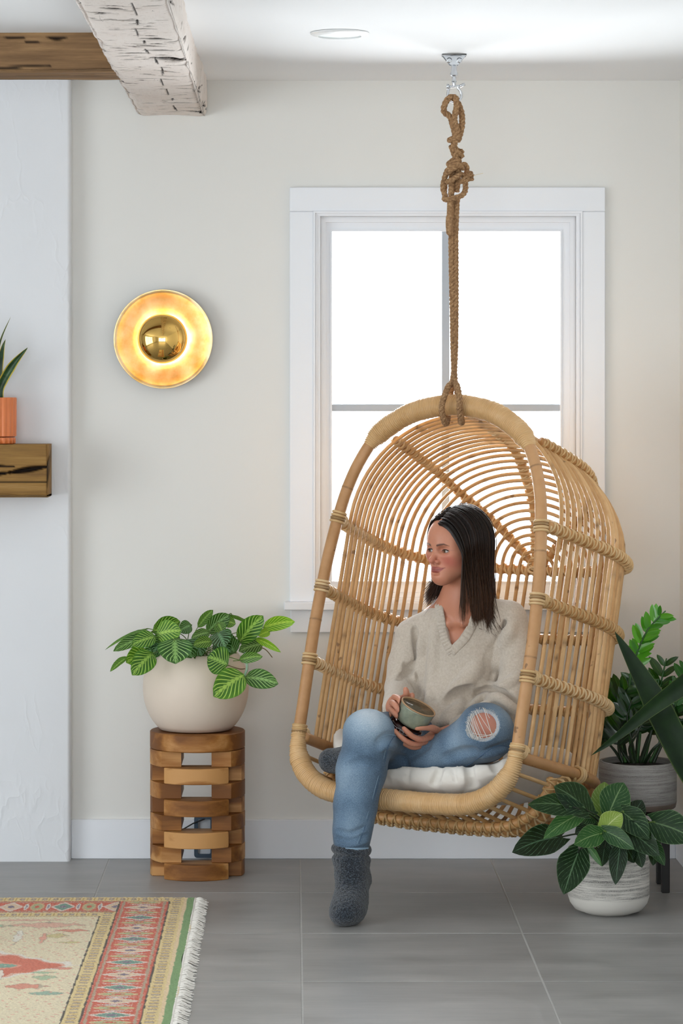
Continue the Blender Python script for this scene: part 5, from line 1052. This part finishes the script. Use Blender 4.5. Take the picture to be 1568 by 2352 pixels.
# stitching, hem, rip threads
M_seam = plain('dark_seam', '#3d5671', .8); M_thr = plain('white_thread', '#d9d6d0', .9); M_hem = plain('denim_hem', '#86a0b5', .85, 300, .15, .4)
def onj(pts, lift=.0012, n=8): return catmull([vj0.hit(x, y, lift=lift) for x, y in pts], n)
seam = [(906, 1690), (892, 1712), (884, 1745), (872, 1785), (860, 1830), (848, 1870), (836, 1905), (824, 1938)]
obj('seam', tube(onj(seam, .0004), .0011, 6), M_seam, jea); obj('stitching', tube(onj([(x-4, y) for x, y in seam], .0002), .0007, 5), M_hem, jea)
obj('seam', tube(onj([(1040, 1768), (1075, 1756), (1105, 1736), (1135, 1716), (1160, 1714), (1176, 1724)]), .0013, 6), M_seam, jea); obj('seam', tube(onj([(876, 1694), (890, 1688), (903, 1689), (908, 1690)]), .0012, 6), M_hem, jea)
a = np.linspace(0, 2*PI, 40, endpoint=False); hc = W(807, 1945, 7.70); obj('hem', tube(np.stack([hc[0]+.0488*np.cos(a), hc[1]+.0488*np.sin(a), hc[2]+.004*np.cos(a+2.4)], 1), .0042, 8, True), M_hem, jea)
# ---- skin: head, neck and chest
vh = Vol((.355, 7.86, .70), (.635, 8.21, 1.18), .0014); E = lambda f, l, u, r, k=.02, cut=False: vh.ell(hp(f, l, u), r, RH, k, cut)
E(-.006, 0, .030, (.094, .072, .086)); E(.034, 0, .034, (.052, .057, .053), .03); E(.030, 0, -.020, (.054, .055, .055), .03)
for s in (-1, 1):
    E(.045, s*.034, -.027, (.024, .021, .020), .024); vh.cap(hp(-.002, s*.051, -.040), hp(.060, s*.014, -.0795), .0155, .0155, .028)
    vh.cap(hp(.0775, s*.013, .0155), hp(.063, s*.044, .0165), .0085, .008, .016)
    E(.058, s*.041, -.012, (.020, .015, .012), .02)
E(.060, 0, -.056, (.0245, .030, .024), .022); E(.069, 0, -.0795, (.0180, .0190, .0170), .020)
vh.cap(hp(.058, 0, -.072), hp(.0, 0, -.062), .020, .028, .025)
for s in (-1, 1): E(.0885, s*.031, .0015, (.0165, .0205, .0105), .010, True)
vh.cap(hp(.0755, 0, .008), hp(.1005, 0, -.026), .0072, .0080, .008); E(.1025, 0, -.0285, (.0098, .0088, .0084), .005)
for s in (-1, 1): E(.0880, s*.0128, -.0325, (.0100, .0062, .0066), .005)
for s in (-1, 1): E(.0925, s*.0068, -.0395, (.0048, .0032, .0024), .003, True)
for s in (-1, 1):
    E(.0645, s*.0310, -.001, (.0152, .0165, .0135), .006); E(.0815, s*.0318, -.0012, (.020, .0128, .0044), .0015, True)
for s in (-1, 1):                                           # lips, corners turned up in a smile
    vh.chain([hp(.0838, 0, -.0512), hp(.0816, s*.011, -.0504), hp(.0745, s*.021, -.0518), hp(.0660, s*.0295, -.0495)], [.0040, .0041, .0030, .0012], .005)
    vh.chain([hp(.0827, 0, -.0610), hp(.0804, s*.011, -.0604), hp(.0735, s*.0205, -.0564), hp(.0665, s*.0285, -.0505)], [.0050, .0047, .0034, .0012], .005)
E(.0905, 0, -.0440, (.004, .0025, .007), .004, True); E(.0885, 0, -.0680, (.007, .014, .0035), .010, True)
vh.cap(hp(-.018, 0, -.045), neckB, .049, .050, .022); vh.cap(hp(-.010, .022, -.05), W(1052, 1425, 8.02), .012, .010, .025)
vh.cap(neckB+up*.02, W(975, 1440, 8.12), .040, .04, .05); vh.cap(neckB+up*.02, W(1140, 1420, 8.06), .040, .04, .05)
vh.ell(chestC+[-.010, .008, -.01], (.130, .090, .165), RT, .045); vh.cap(W(1030, 1432, 8.03), W(965, 1425, 8.10), .008, .008, .022); vh.cap(W(1066, 1432, 8.005), W(1120, 1415, 8.02), .008, .008, .022)
for s in (-1, 1): E(-.004, s*.073, -.008, (.018, .006, .030), .004)
Vh, Fh = vh.mesh(); Vh = relax(Vh, Fh, 1, .5)
# ---- hands
def hand(v, spec, palm):
    for pts, rs in spec: v.chain(catmull(pts, 4), np.interp(np.linspace(0, 1, (len(pts)-1)*4+1), np.linspace(0, 1, len(rs)), rs), .0022)
    for c_, r_, R_h in palm: v.ell(c_, r_, R_h, .010)
vr = Vol(W(960, 1690, 7.78)-[.12, .14, .03], W(960, 1580, 7.86)+[.03, .10, .05], .0015)
hand(vr, [([W(905, 1601, 7.84), W(914, 1604, 7.79), W(921, 1614, 7.762), W(928, 1630, 7.785)], [.0086, .0082, .0074, .0066]), ([W(899, 1614, 7.83), W(905, 1617, 7.775), W(916, 1631, 7.752), W(926, 1644, 7.78)], [.0086, .0084, .0075, .0068]),
          ([W(896, 1628, 7.83), W(901, 1632, 7.775), W(911, 1644, 7.755), W(922, 1654, 7.78)], [.0084, .0080, .0073, .0066]), ([W(895, 1641, 7.84), W(900, 1645, 7.79), W(908, 1655, 7.772), W(918, 1662, 7.79)], [.0076, .0072, .0066, .0060]),
          ([W(907, 1614, 7.87), W(919, 1606, 7.86), W(930, 1600, 7.845), W(933, 1591, 7.84), W(931, 1583, 7.838)], [.0105, .0094, .0084, .0084, .0066]), ([W(927, 1606, 7.86), W(940, 1602, 7.85), W(946, 1597, 7.845), W(945, 1610, 7.84)], [.0080, .0076, .0070, .006])],
     [(W(902, 1624, 7.86), (.015, .034, .032), rotz(.2))]); vr.cap(W(903, 1624, 7.87), W(908, 1628, 7.97), .021, .026, .012)
vl = Vol(W(960, 1730, 7.80)-[.08, .10, .01], W(960, 1650, 7.90)+[.11, .08, .03], .0015)
hand(vl, [([W(1008, 1680, 7.82), W(994, 1673, 7.775), W(979, 1671, 7.748), W(967, 1671, 7.737), W(956, 1672, 7.733)], [.0105, .0098, .0084, .0084, .0066]), ([W(992, 1692, 7.80), W(967, 1698, 7.755), W(948, 1692, 7.735), W(937, 1683, 7.727), W(927, 1673, 7.725)], [.0092, .0086, .0076, .0072, .0060]),
          ([W(986, 1700, 7.81), W(957, 1709, 7.758), W(938, 1705, 7.736), W(921, 1693, 7.730), W(906, 1678, 7.734)], [.0090, .0084, .0074, .0069, .0056]), ([W(984, 1704, 7.83), W(963, 1714, 7.80), W(946, 1716, 7.79), W(932, 1710, 7.785), W(922, 1704, 7.785)], [.0088, .0080, .0072, .0066, .0056]), ([W(986, 1705, 7.85), W(966, 1715, 7.83), W(952, 1718, 7.825), W(940, 1715, 7.825)], [.0080, .0074, .0066, .0056])],
     [(W(990, 1695, 7.835), (.026, .028, .012), rotz(-.2))]); vl.cap(W(998, 1692, 7.84), W(1040, 1682, 7.90), .019, .025, .014)
for (x, y, Y), d in (((956, 1671.5, 7.7385), (-1, 0)), ((927, 1672.5, 7.7365), (-.6, .8)), ((906, 1677.5, 7.752), (-.6, .8))): pass
for v_ in (vr, vl): carve_mug(v_)
# ---- the rest of the body, under the clothes
vd = Vol((.10, 7.56, .0), (.80, 8.30, .80), .0065)
vd.ell(chestC-[0, -.012, .03], (.105, .062, .13), RT, .03); vd.ell(bellyC+[0, .02, 0], (.11, .085, .11), RT, .05); vd.ell((.495, 8.11, .475), (.135, .11, .075), RT, .04)
for ch, q in ((Lsl, .026), (Rsl, .034), (Rth, .020), (Lth, .020), (Rsh, .020), (Lsh, .019)): vd.chain([p for p, r in ch], [max(r-q, .016) for p, r in ch], .02)
vd.ell(W(1112, 1664, 7.722), (.056, .050, .050), None, .03); vd.cap(W(807, 1940, 7.70), W(808, 2005, 7.69), .036, .034, .01); vd.cap(W(808, 2005, 7.69), W(800, 2085, 7.63), .032, .028, .01); vd.cap(W(905, 1752, 7.875), W(770, 1748, 7.96), .03, .024, .01)
carve_mug(vd); Vd, Fd = vd.mesh(); Vd = relax(Vd, Fd, 2); (Vr_, Fr_), (Vl_, Fl2) = vr.mesh(), vl.mesh(); Vr_ = relax(Vr_, Fr_, 1); Vl_ = relax(Vl_, Fl2, 1)
VB, FB = join((Vh, Fh), (Vd, Fd), (Vr_, Fr_), (Vl_, Fl2)); nh = len(Vh)
# complexion and a little shade painted per vertex: lips, brows, lash line, blush, knuckles
q = hl(VB); f_, l_, u_ = q.T; al = np.abs(l_); base_c = np.array(S('#c5876b')[:3]); col_ = np.tile(base_c, (len(VB), 1)); hd = (np.arange(len(VB)) < nh) & (f_ > .03)
def tint(m, c, k): col_[:] = col_*(1-(m*k)[:, None])+np.array(S(c)[:3])*(m*k)[:, None]
ga = lambda d: np.exp(-d**2)
tint(ga(np.hypot((al-.043)/.024, (u_+.030)/.020))*hd, '#c0605a', .62); tint(ga(np.hypot(al/.014, (u_+.031)/.013))*hd*(f_ > .085), '#c06a60', .4); tint(ga((u_+.09)/.02)*ga(al/.03)*hd, '#c07a66', .35)
mu = np.interp(al, [0, .006, .012, .021, .0295], [-.0478, -.0470, -.0474, -.0492, -.0492]); ml_ = np.interp(al, [0, .011, .0205, .0295], [-.0660, -.0650, -.0598, -.0502]); lip = np.clip((mu-u_)/.0016+.5, 0, 1)*np.clip((u_-ml_)/.0016+.5, 0, 1)*np.clip((.0295-al)/.003, 0, 1)*hd*(f_ > .055); tint(lip, '#944547', .85)
tint(ga((u_-np.interp(al, [0, .011, .0210, .0305], [-.0562, -.0558, -.0540, -.0495]))/.0010)*(al < .0310)*hd*(f_ > .055), '#5a2420', .75)  # painted shade where the lips meet
bc = np.interp(al, [.012, .022, .034, .048], [.0150, .0178, .0198, .0150]); bw_ = np.interp(al, [.011, .013, .022, .036, .049], [.0006, .0038, .0038, .0027, .0004]); tint(np.clip(1.3-np.abs(u_-bc)/bw_, 0, 1)*(al > .011)*(al < .049)*hd, '#33201a', .92)
eo = np.hypot((al-.0318)/.0128, (u_+.0012)/.0046); lash = ga((eo-1.10)/.16)*hd*(f_ > .06)*(al > .016)*(al < .048); tint(lash*np.where(u_ > -.0012, 1., .45), '#2a1a18', .85); tint(ga((eo-1.7)/.45)*hd*(f_ > .055)*(u_ > 0), '#a06a5c', .4)
tint(ga(np.hypot((al-.0068)/.0040, (u_+.0405)/.003))*hd*(f_ > .085), '#6a342c', .55)  # painted shade inside the nostrils
hm = np.arange(len(VB)) >= nh+len(Vd); tint(hm*1., '#c68a70', .6); tint(hm*np.clip(vnoise(VB, 90, 77)*1.4, 0, 1), '#b3685a', .4)
kn = ((VB-rip)**2).sum(1) < .07**2; tint(kn*(np.arange(len(VB)) >= nh)*1., '#c98f7c', .6); tint(kn*(np.arange(len(VB)) >= nh)*ga((((VB-rip)@Rr)[:, 0]-.008)/.02), '#bb7468', .4)
t = NT('skin'); v = t.coord(); t.set(col=t.mix(t.math('MULTIPLY', t.noise(v, 130, 4), .18), t.attr('complexion'), S('#a8614c')), rough=.46, spec=.4, sss=.12); t.b.inputs['Subsurface Radius'].default_value = (.010, .004, .002); t.b.inputs['Subsurface Scale'].default_value = .5; t.bump(t.noise(v, 900, 2), .08, .001); M_skin = t.m
body = obj('body', (VB, FB), M_skin, per, col={'complexion': col_})
# eyes: white ball, iris and pupil turned to her right
t = NT('eye'); v = t.attr('look', 'Fac'); t.set(col=t.ramp(v, [(0, S('#0a0808')), (.20, S('#0a0808')), (.22, S('#4a3a2c')), (.40, S('#6b5a44')), (.45, S('#3a3028')), (.50, S('#aaa09b')), (1, S('#97867e'))]), rough=.08, spec=.6); M_eye = t.m
for s in (-1, 1):
    c_ = hp(.0655, s*.0315, -.0012); gz = RH@(np.array([math.cos(.36), -math.sin(.36), 0])); P, Q = lathe([(.0128*math.sin(a), .0128*math.cos(a)) for a in np.linspace(0.001, PI-.001, 36)], 32); P = P@basis(gz).T+c_
    obj('eye', (P, Q), M_eye, per, col={'look': np.arccos(np.clip(((P-c_)/.0128)@gz, -1, 1))/1.2})
    la = [hp(.0665+.0125*math.cos((t_-.5)*1.9)+.0012, s*(.0318+.0132*math.sin((t_-.5)*2.2)), -.0012+.0050*math.cos((t_-.5)*2.6)) for t_ in np.linspace(0, 1, 12)]
    obj('eyelashes', tube(catmull(la, 2), np.r_[.0004, np.full(21, .0012), .0004], 5), plain('lash', '#1c1210', .6), per)
# ---- collar, threads of the rip
obj('collar', collar([(1004, 1380), (1009, 1396), (1013, 1420), (1016, 1447), (1022, 1470), (1030, 1487), (1037, 1500)], 'l'), M_wool, swe); obj('collar', collar([(1104, 1384), (1098, 1402), (1088, 1425), (1078, 1448), (1064, 1470), (1050, 1484), (1037, 1498)], 'r'), M_wool, swe)
th_ = []; lt = np.random.default_rng(8)
def ripp(a, b, lift=0): return vj0.hit(rip_px[0]+a, rip_px[1]+b, lift=lift)
rip_px = (1108, 1664)
for x0, y0, x1, y1 in ((-14, -33, 28, 29), (-17, -30, 12, 33), (-22, -26, 2, 34), (-25, -24, -2, 35), (-28, -18, -10, 36), (-30, -12, -14, 36), (-33, -8, -18, 35), (-35, -2, -22, 34), (-36, 3, -25, 32), (-37, 8, -29, 30), (-38, 12, -32, 27), (-31, -12, -8, 35), (-35, 2, -20, 33), (-27, -20, -4, 34), (3, -36, 22, 26), (6, -36, 16, -14), (-24, 20, 30, 24), (-10, 28, 25, 20)):
    P = [ripp(x0+(x1-x0)*k, y0+(y1-y0)*k+2*math.sin(PI*k), .0015) for k in np.linspace(0, 1, 7)]; th_.append(tube(catmull(P, 2), lt.uniform(.0006, .0011), 5))
for a in np.linspace(0, 2*PI, 170):
    r0 = lt.uniform(.90, 1.06); dx, dy = 39*math.cos(a), 38*math.sin(a); p0, p1 = ripp(dx*r0, dy*r0, .001), ripp(dx*(r0-lt.uniform(.05, .2))+lt.uniform(-3, 3), dy*(r0-lt.uniform(.05, .2))+lt.uniform(-2, 4), .002); th_.append(tube([p0, (p0+p1)/2+[0, -.001, 0], p1], .0004, 4))
obj('rip_threads', join(*th_), M_thr, jea, kind='stuff')
for dx, dy in ((50, -6), (47, -10), (53, -2), (-275, -25), (-305, 20)): pass
# ---- socks
M_sock = NT('fluffy_sock'); v = M_sock.coord(); nA = M_sock.noise(v, 330, 2, .6); M_sock.set(col=M_sock.ramp(nA, [(.36, S('#0f1216')), (.52, S('#2b323b')), (.70, S('#5f6973'))]), rough=.95, spec=.08, sheen=.4).bump(nA, .9, .006); M_sock = M_sock.m
vk = Vol((.06, 7.52, -.006), (.28, 7.82, .30), .0024); an = W(806, 1952, 7.70)
vk.chain([an, W(808, 2005, 7.685), W(804, 2060, 7.655)], [.0485, .0455, .041], .02); vk.cap(W(824, 2022, 7.715), W(818, 2050, 7.70), .036, .030, .025); vk.ell((.158, 7.625, .041), (.047, .060, .039), rotz(-.15), .03); vk.ell((.139, 7.595, .030), (.034, .036, .028), None, .02); vk.cap(W(808, 2060, 7.66), (.155, 7.62, .045), .040, .040, .03)
for z_, r_, w_ in ((an[2]+.001, .0435, .0135), (an[2]-.024, .0435, .0118), (an[2]-.041, .0430, .0095)):
    P = [np.array([an[0]+.001+r_*math.cos(a), an[1]+r_*math.sin(a), z_+.003*math.cos(a*2+z_*90)-.002*math.cos(a)]) for a in np.linspace(0, 2*PI, 22)]; vk.chain(P, w_, .003)
Gk = np.stack(np.broadcast_arrays(*vk.grid()), -1); bk = np.abs(vk.f) < .012; vk.f[bk] += (.0016*vnoise(Gk[bk], 420, 3, 2)).astype(np.float32); vk.f = np.maximum(vk.f, (.0012-Gk[..., 2]).astype(np.float32)); Vk, Fk = vk.mesh(); obj('sock', (Vk, Fk), M_sock, per, label='charcoal fluffy sock slouched on the foot on the floor')
vk = Vol(W(715, 1815, 7.97)-[0, .09, 0], W(890, 1700, 7.90)+[.02, .09, .0], .0026); vk.chain([W(872, 1754, 7.885), W(800, 1748, 7.94), W(760, 1747, 7.965)], [.043, .040, .037], .02); Gk = np.stack(np.broadcast_arrays(*vk.grid()), -1); bk = np.abs(vk.f) < .012; vk.f[bk] += (.0016*vnoise(Gk[bk], 420, 5, 2)).astype(np.float32); vS1 = vk; Vk, Fk = vk.mesh(); obj('sock', (Vk, Fk), M_sock, per, label='charcoal fluffy sock on the tucked foot')
# ---- hair: straight, parted, past the shoulders
t = NT('dark_brown_hair'); hv_ = t.attr('strand', 'Fac'); hu = t.attr('along', 'Fac'); rc = t.mix(hv_, S('#0e0806'), S('#26160f')); t.set(col=t.mix(t.math('MULTIPLY', t.math('POWER', hu, 3.), .75), rc, S('#5a3a22')), rough=.36, spec=.28); M_hair = t.m
hg = np.random.default_rng(5)
def hairpath(th, side, off, length, sway, wisp=1.):
    "a lock from the parting, over the skull, then straight down; head coordinates"
    A, B, lev = .108+off, (.085 if side > 0 else .079)+off, .020; fr_ = np.interp(th, [.95, 1.25, PI], [.0785, .045, -.035]); pt = np.array([fr_, .010, .036+.085*math.sqrt(max(0, 1-((fr_+.006)/.0955)**2))+off]); out = []
    for ph in np.linspace(.0, PI/2, 13):
        s_ = math.sin(ph); f = fr_+(A*math.cos(th)-.006-fr_)*s_; l = .010+(B*math.sin(th)*side-.010)*s_; u = lev+(pt[2]-lev)*math.cos(ph)**.9; out.append((f, l, u))
    wf_ = np.clip((1.5-th)/.5, 0, 1)
    if wf_ > 0:
        fc_ = resample(catmull([(.0785, .008, .0715), (.0765, .026, .0680), (.070, .047, .0510), (.060, .0655, .018), (.0515, .0765, -.012)] if side > 0 else [(.0785, .008, .0715), (.0755, .020, .0700), (.064, .046, .0530), (.046, .068, .020), (.032, .080, -.010)], 8), 13)+np.array([off*.8, off, off*.8]); fc_[:, 1] = np.where(np.arange(13) > 0, fc_[:, 1], .010); fc_[:, 1] *= 1 if side > 0 else -.94
        out = [tuple(np.array(a_)*(1-wf_)+b_*wf_) for a_, b_ in zip(out, fc_)]
    f0, l0, lev = out[-1]; n = 16
    for k in np.linspace(.06, 1, n):
        u = lev-(length-.020+lev)*k; tuck = 1-.10*math.sin(min(k*1.6, 1)*PI/2)+.05*k; bk_ = -.062*k*np.clip((2.2-th)/1.0, 0, 1)*wisp if side > 0 else -.030*math.sin(PI*min(k*.9, 1))*np.clip((2.2-th)/.8, 0, 1); fl2 = 1 if side > 0 else 1-.06*math.sin(PI*k)+.34*k**3; out.append((f0+bk_+sway*k*k, l0*tuck*fl2+.3*sway*k*k, u))
    return np.array(out)
def toworld(P, keep=.004):
    Wp = OH+P@RH.T
    for _ in range(3):
        d = vs.sample(Wp); g = vs.grad(Wp); g /= np.linalg.norm(g, axis=1)[:, None]+1e-9; inb = ((Wp > vs.lo+.01) & (Wp < vs.lo+vs.h*(vs.n-2))).all(1); m = inb & (d < keep); Wp[m] += g[m]*(keep-d[m])[:, None]*.9
    return Wp
sheet = []
for side in (-1, 1):
    ths = np.linspace(1.02 if side > 0 else 1.22, PI, 40); R_s = [toworld(hairpath(th, side, -.003, .185 if side > 0 else .165, 0), .002) for th in ths]; Vv = np.array(R_s); m_, k_ = Vv.shape[:2]; I = np.arange(m_*k_).reshape(m_, k_); sheet.append((Vv.reshape(-1, 3), np.stack([I[:-1, :-1], I[1:, :-1], I[1:, 1:], I[:-1, 1:]], 2).reshape(-1, 4)))
gs, st_, alg = [], [], []
for i in range(4400):
    side = 1 if hg.random() < .58 else -1; t0_ = 1.0 if side > 0 else 1.2; th = t0_+(PI-t0_)*hg.random()**1.35; off = abs(hg.normal(0, .0042))+.0002; ln = (.215 if side > 0 else .17)+.025*hg.standard_normal()*.6+(.0 if th > 1.5 else -.005); sw = hg.normal(0, .010)+(.010 if th < 1.5 else -.004)
    if hg.random() < .03: off += .004
    P = resample(toworld(hairpath(th, side, off, ln, sw, 1. if hg.random() > .07 else .15), .003+off*.6), 22); g = tube(P, hg.uniform(.0007, .0014)*np.r_[.6, np.ones(15), .95, .85, .75, .6, .42, .2], 3, caps=False); gs.append(g); st_.append(np.full(66, hg.random())); alg.append(np.repeat(np.linspace(0, 1, 22), 3))
ns_ = sum(len(v_) for v_, _ in sheet); g_all = join(*sheet, *gs)
obj('hair', g_all, M_hair, per, col={'strand': np.r_[np.full(ns_, .1), np.concatenate(st_)], 'along': np.r_[np.zeros(ns_), np.concatenate(alg)]}, label='long straight dark brown hair')
# ================================================================= mug
M_cel = NT('celadon_glaze'); v = M_cel.coord(); M_cel.set(col=M_cel.ramp(M_cel.noise(v, 30, 4), [(.3, S('#72786a')), (.55, S('#8b917d')), (.75, S('#9ca08e'))]), rough=.22, spec=.55, coat=.3).bump(M_cel.noise(v, 60, 3), .1, .002); M_cel = M_cel.m
M_tan = plain('bare_clay_rim', '#a98560', .6); M_dkb = NT('dark_brown_glaze'); v = M_dkb.coord(); M_dkb.set(col=M_dkb.ramp(M_dkb.noise(v, 40, 4), [(.35, S('#0d0808')), (.7, S('#35110d'))]), rough=.15, spec=.6); M_dkb = M_dkb.m
mug = thing('mug', 'sage green stoneware mug with a dark glazed foot held in both hands', 'mug', mugC); H_ = .060; RM = .0535
obj('cup', xform(lathe([(0, -H_), (.030, -H_), (.040, -H_+.004), (.0455, -H_+.012), (.049, -.030), (.0522, -.006), (.0530, -.0022)], 56), MB_, mugC), M_cel, mug)
obj('cup_inside', xform(lathe([(.0490, -.0022), (.0480, -.012), (.045, -.040), (.036, -.050), (0, -.052)], 56), MB_, mugC), M_cel, mug)
obj('rim', xform(lathe([(.0530, -.0022), (.0535, .0), (.0525, .0016), (.0500, .0016), (.0490, .0), (.0490, -.0022)], 56), MB_, mugC), M_tan, mug)
fo = mugC-mn*.060+MB_@np.array([0, 0, 0])+np.array([-.008, .002, -.002])
obj('foot', xform(lathe([(.030, .006), (.042, .004), (.047, -.002), (.0485, -.010), (.0475, -.020), (.040, -.0255), (0, -.026)], 48), MB_, fo), M_dkb, mug)
M_slip = plain('white_slip', '#b9bcc0', .4); sl_ = []
for k in range(2):
    a = np.linspace(0, 2*PI, 60, endpoint=False); sl_.append(tube((fo+np.stack([.0488*np.cos(a), .0488*np.sin(a), np.full(60, -.005-.008*k)+.0008*np.sin(a*9)], 1)@MB_.T), .0006, 4, True))
for a in np.linspace(0, 2*PI, 26, endpoint=False): sl_.append(tube([fo+MB_@np.array([.0489*math.cos(a+d), .0489*math.sin(a+d), z_]) for d, z_ in ((0, -.007), (.06, -.009), (.0, -.0115))], .0006, 4))
obj('slip_lines', join(*sl_), M_slip, mug, kind='stuff')
hdl = [mugC+MB_@np.array(p) for p in ()]

# ================================================================= seat cushion
cu_lo, cu_hi = C((0, .28, -1.09))-[.42, .40, .20], C((0, .28, -1.09))+[.42, .40, .22]
vc = Vol(cu_lo, cu_hi, .0055); gx_ = np.stack(np.broadcast_arrays(*vc.grid()), -1).reshape(-1, 3); Lc = Ci(gx_)
uu, vv, ww = Lc[:, 0], Lc[:, 1]-.27, Lc[:, 2]; hv = .255-.03*(np.abs(uu)/.33)**3; edge = np.maximum((np.abs(uu)/.352)**2.6, 0)+(np.abs(vv)/hv)**4; mid = -1.078+.105*np.clip(np.abs(uu)/.34, 0, 1.1)**3.6+.018*np.clip(vv/.25, -1, 1)
thk = .054*np.sqrt(np.clip(1-np.clip(edge, 0, 1), 0, 1))**.75+.0; fl_ = np.where(edge < 1, np.abs(ww-mid)-thk, .02+np.abs(ww-mid))
fl_ += .004*np.exp(-((np.sin(uu*23+.6)/.22)**2))*(vv < -.10)+.003*np.exp(-((np.sin(uu*19+vv*17)/.2)**2))
vc.f = (fl_*.55).reshape(vc.n).astype(np.float32)
for pts, r in (([(1010, 1768), (1004, 1782), (996, 1800)], .0045), ([(1076, 1760), (1080, 1782), (1086, 1806)], .006), ([(940, 1772), (936, 1790)], .003), ([(890, 1775), (888, 1795)], .003), ([(1132, 1752), (1140, 1758), (1136, 1766)], .005), ([(1040, 1768), (1046, 1790)], .003)):
    P = catmull([vc.hit(x, y, lift=-.001) for x, y in pts], 4) if len(pts) > 2 else [vc.hit(x, y) for x, y in pts]; vc.chain(P, r, .016, True)
for v_ in (vj0, vS1, vd, vs):                                   # pressed down under her weight
    inb_ = ((gx_ > v_.lo) & (gx_ < v_.lo+v_.h*(v_.n-1))).all(1); d_ = np.where(inb_, v_.sample(gx_), 1.).reshape(vc.n); vc.f = np.maximum(vc.f, ((.026 if v_ is vS1 else .0075)-d_).astype(np.float32))
Vc, Fc_ = vc.mesh(); Vc = relax(Vc, Fc_, 2)
t = NT('cream_linen'); v = t.coord(); t.set(col=t.mix(t.noise(v, 8, 4), S('#ddd8d0'), S('#ebe7e0')), rough=.9, spec=.1, sheen=.2).bump(t.math('ADD', t.noise(v, 700, 2), t.math('MULTIPLY', t.noise(v, 24, 4), 1.2)), .18, .003)
cush = obj('seat_cushion', (Vc, Fc_), t.m); tag(cush, 'thick cream linen seat cushion in the rattan hanging chair, under the woman', 'cushion')
